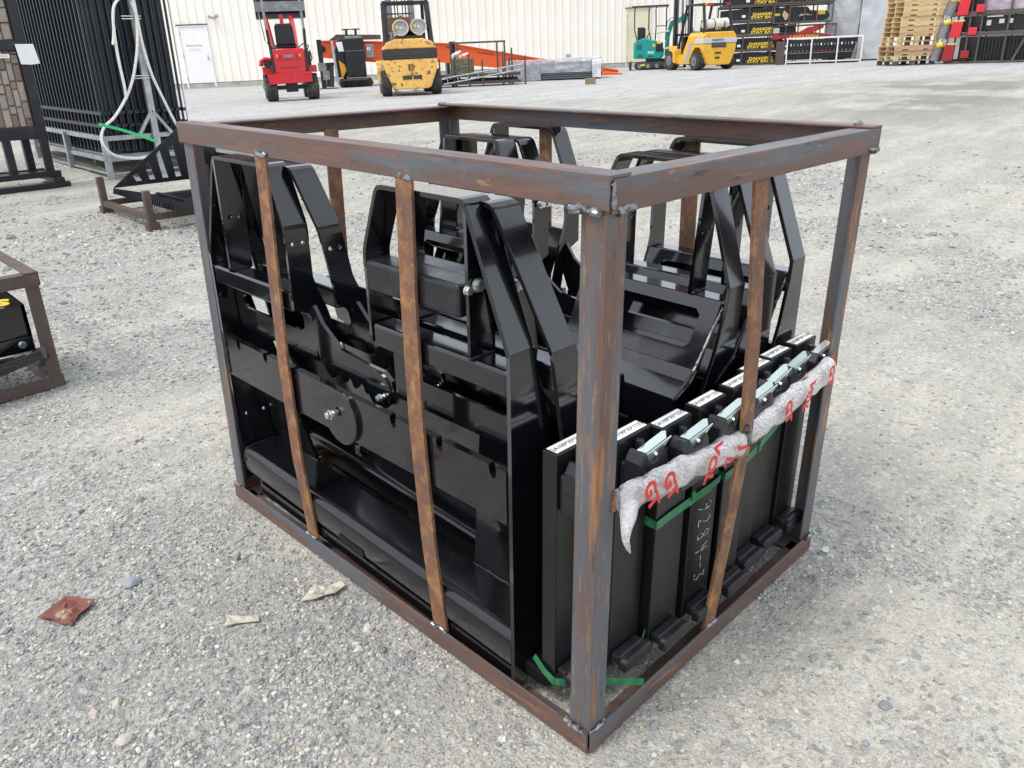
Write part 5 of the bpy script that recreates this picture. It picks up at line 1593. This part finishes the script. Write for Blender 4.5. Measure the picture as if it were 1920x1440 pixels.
for i in range(7):
    x, z = g.uniform(-.22, .25), .80 + g.uniform(0, .12)
    m.cyl((x - .07, g.uniform(-.1, .1), z - .02), (x + .07, g.uniform(-.1, .1), z + .05), .05, .02, n=7)
m.build('plastic_bag', LABW, bx)

# shrink-wrapped stack of panels
FILM = M('clear_film', (.62, .64, .70), [((.86, .87, .92), 3.5, .46, .6, (1, 1, 2.5)), ((.45, .47, .53), 5, .55, .7)], rough=.22, trans=.35, alpha=.66, coat=.5, bump=[(7, .8, .05), (22, .6, .02)])
ws = thing('panel_stack', 'low stack of dark panels half covered by clear shrink film near the shed', 'panel stack', None, mat4=frame_at(17.0, 15.4, -4)); B = LB(ws)
for i in range(8):
    B.box('panel', M('grey_panel', (.10, .11, .13), rough=.4) if 'grey_panel' not in bpy.data.materials else bpy.data.materials['grey_panel'], -1.28, 1.28, .0, 1.3, .04 + i * .062, .085 + i * .062, bv=.004)
def film(B, x0, x1, y0, y1, z0, z1, seed, mat=None, nx=26, nz=10, amp=.03):
    g = np.random.default_rng(seed); m = MB()
    def sheet_(o, u, v, w_, nu, nv):
        o, u, v, w_ = map(Vector, (o, u, v, w_)); off = len(m.v)
        a = fbm(np.arange(nu + 1)[:, None] * .35 + seed, np.arange(nv + 1)[None, :] * .35, 1., seed, 3)
        vs = [o + u * i / nu + v * j / nv + w_ * float((a[i, j] - .4) * amp * 2.2) for i in range(nu + 1) for j in range(nv + 1)]
        m.add(vs, [(i * (nv + 1) + j, (i + 1) * (nv + 1) + j, (i + 1) * (nv + 1) + j + 1, i * (nv + 1) + j + 1) for i in range(nu) for j in range(nv)])
    sheet_((x0, y0, z0), (x1 - x0, 0, 0), (0, 0, z1 - z0), (0, -1, 0), nx, nz)
    sheet_((x0, y0, z1), (x1 - x0, 0, 0), (0, y1 - y0, 0), (0, 0, 1), nx, nz)
    sheet_((x1, y0, z0), (0, y1 - y0, 0), (0, 0, z1 - z0), (1, 0, 0), nx // 2, nz)
    sheet_((x0, y0, z0), (0, y1 - y0, 0), (0, 0, z1 - z0), (-1, 0, 0), nx // 2, nz)
    return m.build('plastic_film', mat or FILM, B.r, smooth=True)
film(B, -1.33, -.35, -.05, 1.35, .02, .60, 3)
film(B, -.35, 1.31, -.03, 1.35, .22, .60, 4)
film(B, 1.12, 1.36, -.05, 1.35, .05, .58, 5, M('white_bunched_film', (.8, .81, .84), rough=.3, trans=.2, bump=[(20, .8, .03)]), 6, 8, .08)
wb_ = thing('wood_block', 'small brown timber block standing alone on the drive', 'timber block', None, mat4=frame_at(15.02, 12.39, 0)); LB(wb_).box('block', M('grey_brown_wood', (.25, .19, .12), [((.16, .12, .08), 14, .5, .7, (1, 1, 4))], rough=.85), -.13, .13, -.05, .10, -.005, .155, bv=.006)
oc = thing('orange_ramp_end', 'flat orange and black conveyor tail end on the ground past the wrapped stack', 'ramp', None, mat4=frame_at(19.9, 15.9, 0)); B = LB(oc)
B.pr('tail_plate', ORG_, [(-.1, .0), (.62, .0), (.60, .04), (.1, .10), (-.1, .08)], 0, .5, .003); B.box('tail_roller', BLK2, -.5, -.1, .1, .5, .02, .12, bv=.02)

# teal mini excavator
ex = thing('mini_excavator', 'small teal excavator with a black canopy in front of the pale yellow door', 'excavator', None, mat4=frame_at(23.85, 16.78, 0, sz=.95)); B = LB(ex)
B.box('track', TYR, -.68, .72, -.12, .12, .02, .27, -.68, .72, .75, 1.0, .02, .27, bv=.09)
for x in (-.5, -.2, .1, .4): B.cyl('track_roller', CHR, (x, -.125, .13), (x, -.11, .13), .07)
B.box('yellow_spring', M('yellow_bit', (.75, .6, .05), rough=.5), -.46, -.32, -.14, -.12, .14, .20, bv=.004)
B.box('dozer_blade', BLK2, -.86, -.80, -.2, 1.05, .02, .30, bv=.006); B.box('turntable', BLK2, -.3, .4, .1, .75, .27, .37, bv=.02)
B.pr('engine_house', TEA, [(-.72, .40), (.20, .36), (.33, .44), (.34, .70), (.16, .96), (-.10, 1.02), (-.35, 1.10), (-.66, 1.0), (-.72, .92)], .0, .85, .04)
vt = B.box('vent', DRK, *sum([[-.60 + (i % 4) * .045, -.57 + (i % 4) * .045, -.006, .0, .70 + (i // 4) * .05, .735 + (i // 4) * .05] for i in range(16)] + [[-.56 + i * .045, -.53 + i * .045, -.006, .0, .44, .54] for i in range(4)] + [[-.22 + i * .045, -.19 + i * .045, -.006, .0, .44, .50] for i in range(4)], []), bv=0); vt['kind'] = 'stuff'
lettering('lettering', 'H12', .12, (-.12, -.004, .59), (1, 0, 0), (0, 0, 1), LABW, ex, .0006, bold=.006)
B.ps('seat', BLK2, [(.30, 1.05), (.30, 1.42), (.36, 1.45), (.42, 1.12), (.62, 1.10), (.62, 1.02)], -.60, -.32, .03)
B.box('seat_back', BLK2, -.60, -.36, .24, .34, 1.05, 1.46, bv=.03)
B.box('canopy', BLK2, -.80, .46, -.05, .95, 2.12, 2.17, bv=.02)
for x, y in ((-.70, 0.), (-.22, .85), (.02, 0.), (.38, .85)):
    q = [(x + (.10 if x < -.1 else 0), y, 1.0), (x - (.0 if x < 0 else -.02), y, 1.40), (x, y, 2.05), (x + .04, y, 2.13)]
    B.tube('canopy_post', BLK2, q, .02)
B.box('hand_rail', BLK2, .02, .40, -.01, .01, 1.46, 1.49, bv=.003)
B.tube('control_lever', BLK2, [(-.3, .1, 1.05), (-.18, .05, 1.28)], .016)
B.pr('boom', TEA, [(.36, .46), (.50, .46), (.52, 1.1), (.62, 1.45), (1.15, 1.70), (1.12, 1.86), (.52, 1.62), (.38, 1.15)], .35, .50, .015)
B.pr('dipper', TEA, [(1.02, 1.85), (1.18, 1.90), (1.35, 1.2), (1.25, 1.18)], .33, .52, .012)
B.tube('hydraulic_ram', LABW, [(-.02, .30, 1.24), (.50, .30, 1.30)], .028); B.tube('hydraulic_hose', BLK2, [(.40, .3, 1.4), (.42, .28, 1.62), (.56, .3, 1.74), (.72, .3, 1.70)], .012)
B.box('operator_console', BLK2, .05, .30, -.03, .4, .62, .92, bv=.02); B.box('warning_sticker', YEL, .08, .22, -.036, -.03, .88, .95, -.06, .02, -.008, -.001, .78, .88, bv=0)

# crates stacked by the forklift, printed DANGER!! STAY BACK
FB = M('crate_steel_brown', (.085, .068, .060), [((.12, .09, .075), 5, .5, .7)], rough=.6)
def box_frame(B, x0, x1, y0, y1, z0, z1, posts, t=.05, mat=FB):
    for z in (z0, z1 - t):
        B.box('frame_rail', mat, x0, x1, y0, y0 + t, z, z + t, x0, x1, y1 - t, y1, z, z + t, x0, x0 + t, y0 + t, y1 - t, z, z + t, x1 - t, x1, y0 + t, y1 - t, z, z + t, bv=.003)
    for x in posts:
        B.box('frame_post', mat, x, x + t * .8, y0 + .003, y0 + t - .003, z0 + t, z1 - t, x, x + t * .8, y1 - t + .003, y1 - .003, z0 + t, z1 - t, bv=.003)
WORDS = ['bottom', 'second', 'third', 'fourth', 'fifth']
for i in range(5):
    mt = frame_at(26.55, 14.35, 2, dz=.02 + i * .545, sz=.87)
    mt.translation += (mt.to_3x3() @ Vector((.03 * (-1) ** i - .02, 0, 0)))
    r = thing('caged_mower', '%s caged black mower from the ground in the stack printed with yellow warnings' % WORDS[i] if i else 'bottom caged black mower of the stack printed with yellow warnings', 'caged machine', None, 'caged mowers printed with yellow warnings', mat4=mt); B = LB(r)
    dx = .10 * i
    box_frame(B, -1.35, 1.35, 0, 1.3, .0, .54, (-1.35, -.52 + dx * .8, .42 + dx * .2, 1.31))
    B.pr('deck', BLK2, [(-1.25, .06), (1.0, .06), (1.0, .30), (.7, .44), (-.3, .46), (-1.25, .40)], .12, 1.2, .01)
    B.pr('front_shield', BLK2, [(-.44, .07), (.82, .07), (.82, .25), (-.44, .25)], .07, .10, .003)
    lettering('lettering', 'DANGER!!\nSTAY BACK', .135, (.16 + dx * .3, .066, .165), (1, 0, 0), (0, 0, 1), YEL, r, .001, sx=1.3, bold=.006)
    B.box('notice', LABW, -.66 + dx * .5, -.54 + dx * .5, .06, .07, .13, .22, bv=0)
    B.box('hose_end', CHR, .62, .78, .06, .12, .32, .37, bv=.01); B.box('hose_end', CHR, .2, .32, .06, .1, .42, .46, bv=.01)
    if i < 3: B.box('red_guard', RED, 1.0, 1.25, .3, .6, .12, .36, bv=.02)
# second rack: crate over a red implement, over a white-framed rack
r = thing('caged_attachment', 'crated black attachment with strips of cardboard resting above the red implement', 'caged machine', None, mat4=frame_at(27.0, 12.9, 6, dz=1.42)); B = LB(r)
box_frame(B, -1.0, .92, 0, 1.2, .0, .66, (-1.0, -.50, -.02, .38, .88))
B.pr('housing', BLK2, [(-.95, .06), (.72, .06), (.85, .20), (.75, .38), (.2, .42), (.1, .55), (-.6, .58), (-.95, .5)], .2, 1.0, .01)
B.pr('cardboard', M('cardboard', (.50, .33, .20), rough=.8), [(-.72, .30), (-.66, .46), (-.50, .30), (-.55, .12), (-.62, .12)], .06, .08, .002)
B.pr('cardboard_strip', M('cardboard2', (.48, .31, .20), rough=.8), [(-.18, .22), (.05, .26), (.28, .24), (.05, .31), (-.12, .30)], .06, .08, .002)
B.box('yellow_warning', YEL, .45, .68, .18, .20, .26, .40, bv=0); B.box('yellow_warning', YEL, -.95, -.78, .18, .2, .28, .36, bv=0)
r2_ = dup(r, label='topmost crated black attachment above the one with cardboard strips'); 
mt = frame_at(27.0, 12.9, 6, dz=2.10); mt.translation += mt.to_3x3() @ Vector((.04, 0, 0)); r2_.matrix_world = mt
r['group'] = r2_['group'] = 'crated black attachments stacked over the red implement'
r = thing('red_implement', 'bright red farm implement in a brown cage behind the white rack', 'farm implement', None, mat4=frame_at(27.2, 12.85, 6, dz=.02)); B = LB(r)
box_frame(B, -1.15, .95, 0, 1.2, .0, 1.34, (-1.15, -.72, .40, .91), t=.045)
B.pr('red_body', RED, [(-1.10, .86), (-1.05, 1.12), (-.85, 1.0), (-.45, 1.0), (-.3, 1.05), (.05, 1.24), (.55, 1.33), (.55, 1.2), (.22, 1.06), (.60, 1.0), (.88, .93), (.6, .86)], .15, .5, .02)
B.pr('seat_box', BLK2, [(-.82, 1.02), (-.66, 1.28), (-.40, 1.30), (-.30, 1.04)], .3, .8, .02)
lettering('lettering', 'LAND PRIDE', .15, (-.05, .146, .915), (1, 0, 0), (0, 0, 1), YEL, r, .001, sx=1.15, bold=.006)
B.box('white_panel', LABW, -1.10, -.90, .10, .12, 1.08, 1.26, bv=0)
WTF = M('white_frame_paint', (.80, .80, .78), rough=.5)
r = thing('white_rack', 'white tubular framed rack with rows of dark seed units', 'rack', None, mat4=frame_at(26.75, 12.0, 4)); B = LB(r)
B.box('frame_rail', WTF, -1.18, 1.22, 0, .045, .06, .10, -1.18, 1.22, 0, .045, .86, .91, -1.18, 1.22, 1.1, 1.145, .86, .91, -1.18, -1.14, .045, 1.1, .86, .91, 1.18, 1.22, .045, 1.1, .86, .91, bv=.003)
for x in (-1.18, -.40, .42, 1.18): B.box('frame_post', WTF, x, x + .04, .0, .04, .0, .86, bv=.003)
B.box('bed', FB, -1.5, 1.15, .05, 1.1, .02, .07, -1.5, -1.22, .1, .9, .07, .8, bv=.004)
B.pr('dark_body', BLK2, [(-1.12, .14), (.95, .14), (1.10, .84), (-1.12, .84)], .5, 1.0, .01)
for i in range(20):
    B.box('seed_unit', CHR if i % 3 else LABW, -1.05 + i * .108, -1.01 + i * .108, .30, .34, .62, .70, bv=.006)
for i in range(16):
    B.box('coulter', LAMP_R if 4 < i < 12 else CHR, -1.02 + i * .125, -.99 + i * .125, .28, .31, .40, .47, bv=.004)
B.box('tool_bar', CHR, -1.1, 1.0, .30, .34, .36, .385, bv=.003)

# pallets wrapped in film behind
FILM2 = M('milky_film', (.50, .51, .53), [((.57, .58, .60), 1.2, .42, .7, (1, 1, 4)), ((.47, .48, .49), 2.5, .5, .8)], rough=.4, coat=.2, bump=[(3, .4, .05), (9, .3, .02, (1, 1, 4))])
for x, y, h, lab in ((26.6, 7.7, 2.6, 'film-wrapped load between the wooden pallet stack and the red tanks'), (26.5, 6.5, 2.6, 'film-wrapped load straight behind the cages of the right-hand rack'), (26.3, 5.3, 2.6, 'film-wrapped load behind the cages at the right edge of the photo'), (28.5, 12.2, 2.3, 'film-wrapped grey pallet load left of its twin, behind the white rack'), (28.75, 11.15, 2.5, 'film-wrapped grey pallet load directly behind the wooden pallet stack')):
    r = thing('wrapped_pallet', lab, 'wrapped goods', None, 'film-wrapped pallet loads', mat4=frame_at(x, y, 5, sz=1)); B = LB(r)
    for k in range(4): B.box('carton_layer', M('grey_carton', (.30, .31, .32), rough=.7) if 'grey_carton' not in bpy.data.materials else bpy.data.materials['grey_carton'], -.48, .48, .05, .95, .14 + k * h / 4.2, .12 + (k + 1) * h / 4.2, bv=.01)
    B.box('pallet_base', FB, -.5, .5, .0, 1.0, .0, .11, bv=.005)
    film(B, -.52, .52, .0, 1.0, .05, h, int(x * 10) % 50, FILM2, 14, 22, .04)

# ------------------------------------------------------------------ pallet stack
WD = []
for i, c in enumerate([(.62, .44, .22), (.52, .36, .19), (.66, .50, .28), (.40, .26, .15), (.55, .33, .20)]):
    WD.append(M('pallet_wood_%s' % 'abcde'[i], c, [(tuple(v * .72 for v in c), 6, .45, .75, (1, 1, 4)), (tuple(v * .5 for v in c), 22, .6, .78)], rough=.85))
WDG = M('dark_green_pallet', (.07, .09, .075), [((.15, .15, .12), 6, .5, .7)], rough=.85)
def pallet(lab, mat4, wd, notch=True):
    r = thing('pallet', lab, 'pallet', None, 'wooden pallets in one tall stack', mat4=mat4)
    L_, D_ = 1.16, 1.0
    me = None
    def bd(nm, x0, x1, y0, y1, z0, z1): m = MB(); m.box(x0, x1, y0, y1, z0, z1); return m.build(nm, wd, r, bevel=.003, seg=1)
    for i in range(7):
        y = i * (D_ - .09) / 6; bd('deck_board', 0, L_, y, y + .09, .118, .134)
    for y in (0, .455, .91): bd('bottom_board', 0, L_, y, y + .09, 0, .016)
    if notch:
        for y in (.0, .48, .96):
            pr = [(0, .016), (.18, .016), (.20, .05), (.36, .05), (.38, .016), (.78, .016), (.80, .05), (.96, .05), (.98, .016), (L_, .016), (L_, .118), (0, .118)]
            m = MB(); m.prism(pr, (0, y, 0), (1, 0, 0), (0, 0, 1), -.038, 0); m.build('stringer', wd, r)
    else:
        for y in (0, .48, .92):
            for x in (0, .48, L_ - .13): bd('block', x, x + .13, y, y + .08, .016, .118)
    return r
g = random.Random(5)
ORD = ['bottom dark green', 'second lowest', 'third lowest', 'fourth lowest', 'fifth lowest', 'sixth lowest', 'seventh lowest', 'eighth from the ground', 'ninth from the ground', 'tenth from the ground', 'eleventh from the ground', 'twelfth from the ground', 'thirteenth from the ground', 'topmost']
for i in range(14):
    dark = i == 0
    blocky = i in (0, 1, 4, 5)
    mt = frame_at(23.2, 8.32, 26, dz=i * .136)
    mt.translation += mt.to_3x3() @ Vector((g.uniform(-.015, .015) + (.05 if i > 5 else 0) + i * .003, g.uniform(-.02, .02), 0))
    pallet('%s wooden pallet of the tall stack at right' % ORD[i] if not dark else 'bottom dark green pallet carrying the tall wooden stack', mt, WDG if dark else WD[[0, 2, 1, 4, 2, 0, 1, 0, 2, 2, 0, 2, 0, 2][i]], not blocky)
# ------------------------------------------------------------------ right rack: caged machines with red tanks
for lv, (z0, z1) in enumerate(((.02, .80), (.80, 1.36), (1.36, 2.10))):
    nm = ['lowest', 'middle', 'upper'][lv]
    r = thing('caged_machine', nm + ' steel cage of the right-hand rack, dark machinery inside', 'caged machine', None, 'steel cages stacked at the right edge', mat4=frame_at(24.1, 6.55, -8)); B = LB(r)
    box_frame(B, -.75, 2.6, 0, 1.2, z0, z1, (-.75, -.28, .0, .62, 1.28, 2.56), t=.05)
    B.pr('machine_body', BLK2, [(-.45, z0 + .06), (2.5, z0 + .06), (2.5, z1 - .08), (-.45, z1 - .07)], .2, 1.0, .01)
    B.cyl('drum', CHR if lv == 1 else BLK2, (1.35, .18, z0 + .42), (2.4, .18, z0 + .42), .13)
    if lv == 0:
        for k in range(14): B.box('tine', BLK2, .1 + k * .08, .13 + k * .08, .12, .18, z0 + .06, z1 - .12, bv=0)
        B.pr('diagonal_brace', FB, [(.85, z0 + .05), (.91, z0 + .05), (1.14, z1 - .05), (1.08, z1 - .05)], .0, .03, .002)
        B.box('notice', LABW, 1.33, 1.39, .1, .12, .42, .50, bv=0)
    if lv == 1: B.box('light_panel', LABW, .10, .48, .15, .17, z0 + .44, z0 + .47, .12, .22, .16, .18, z0 + .22, z0 + .36, .40, .52, .16, .18, z0 + .26, z0 + .38, .62, .72, .16, .18, z0 + .26, z0 + .38, bv=.004)
    if lv == 2: film(B, .0, 2.5, .1, 1.0, z0 + .06, z1, 8, M('pinkish_film', (.36, .30, .34), [((.50, .40, .46), 2.5, .45, .65), ((.24, .23, .26), 4, .5, .7)], rough=.25, coat=.5, bump=[(6, .7, .05)]), 20, 8, .05)
for lv, z in enumerate((.10, .72, 1.32)):
    r = thing('red_tank', '%s red tank with a yellow cap at the left end of the right-hand rack' % ['lowest', 'middle', 'upper'][lv], 'tank', None, 'red tanks with yellow caps', mat4=frame_at(24.1, 6.62, -8)); B = LB(r)
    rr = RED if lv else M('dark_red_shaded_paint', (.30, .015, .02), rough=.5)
    xo = [-.72, -.62, -.52][lv]
    B.pr('tank', rr, [(xo, z), (xo + .26, z), (xo + .29, z + .42), (xo + .03, z + .44)], -.12, .0, .012)
    B.box('side_tank', rr, xo + .44, xo + .64, -.10, -.01, z + .06, z + .26, bv=.01)
    B.box('yellow_rim', YEL, xo + .08, xo + .32, -.13, -.0, z + .44, z + .47, bv=.004)
    B.cyl('yellow_cap', YEL, (xo - .16, -.06, z + .42), (xo - .02, -.06, z + .46), .075)
    B.cyl('grey_drum', CHR, (xo - .22, .1, z + .0), (xo - .12, .1, z + .40), .16)
# ------------------------------------------------------------------ small signs of use near the crate
def pebble(x, y, s, lab, col, seed):
    g = random.Random(seed); m = MB()
    V = [Vector(v) * s * g.uniform(.8, 1.2) for v in IV.tolist()]
    z = relief(np.array([x]), np.array([y]))[0]
    m.add([(x + v.x * 1.3, y + v.y, z + s * .3 + v.z * .6) for v in V], [tuple(f) for f in IF.tolist()])
    o = m.build('rock', M('rock_%d' % seed, col, [(tuple(c * .7 for c in col), 60, .45, .7)], rough=.9, bump=[(80, .5, .003)]), None, loc=(x, y, z), bevel=s * .12)
    return tag(o, lab, 'rock')
pebble(-.615, .672, .017, 'pale pinkish angular rock at the lower left of the gravel', (.52, .46, .43), 4)
pebble(-.404, 1.187, .020, 'flat blue-grey rock above and right of the red board scrap', (.28, .31, .32), 5)
pebble(.972, -.030, .012, 'small square whitish stone just outside the far right crate corner', (.62, .60, .55), 6)
pebble(-.069, .734, .011, 'grey block-shaped stone just right of the crumpled paper scrap', (.36, .37, .37), 7)
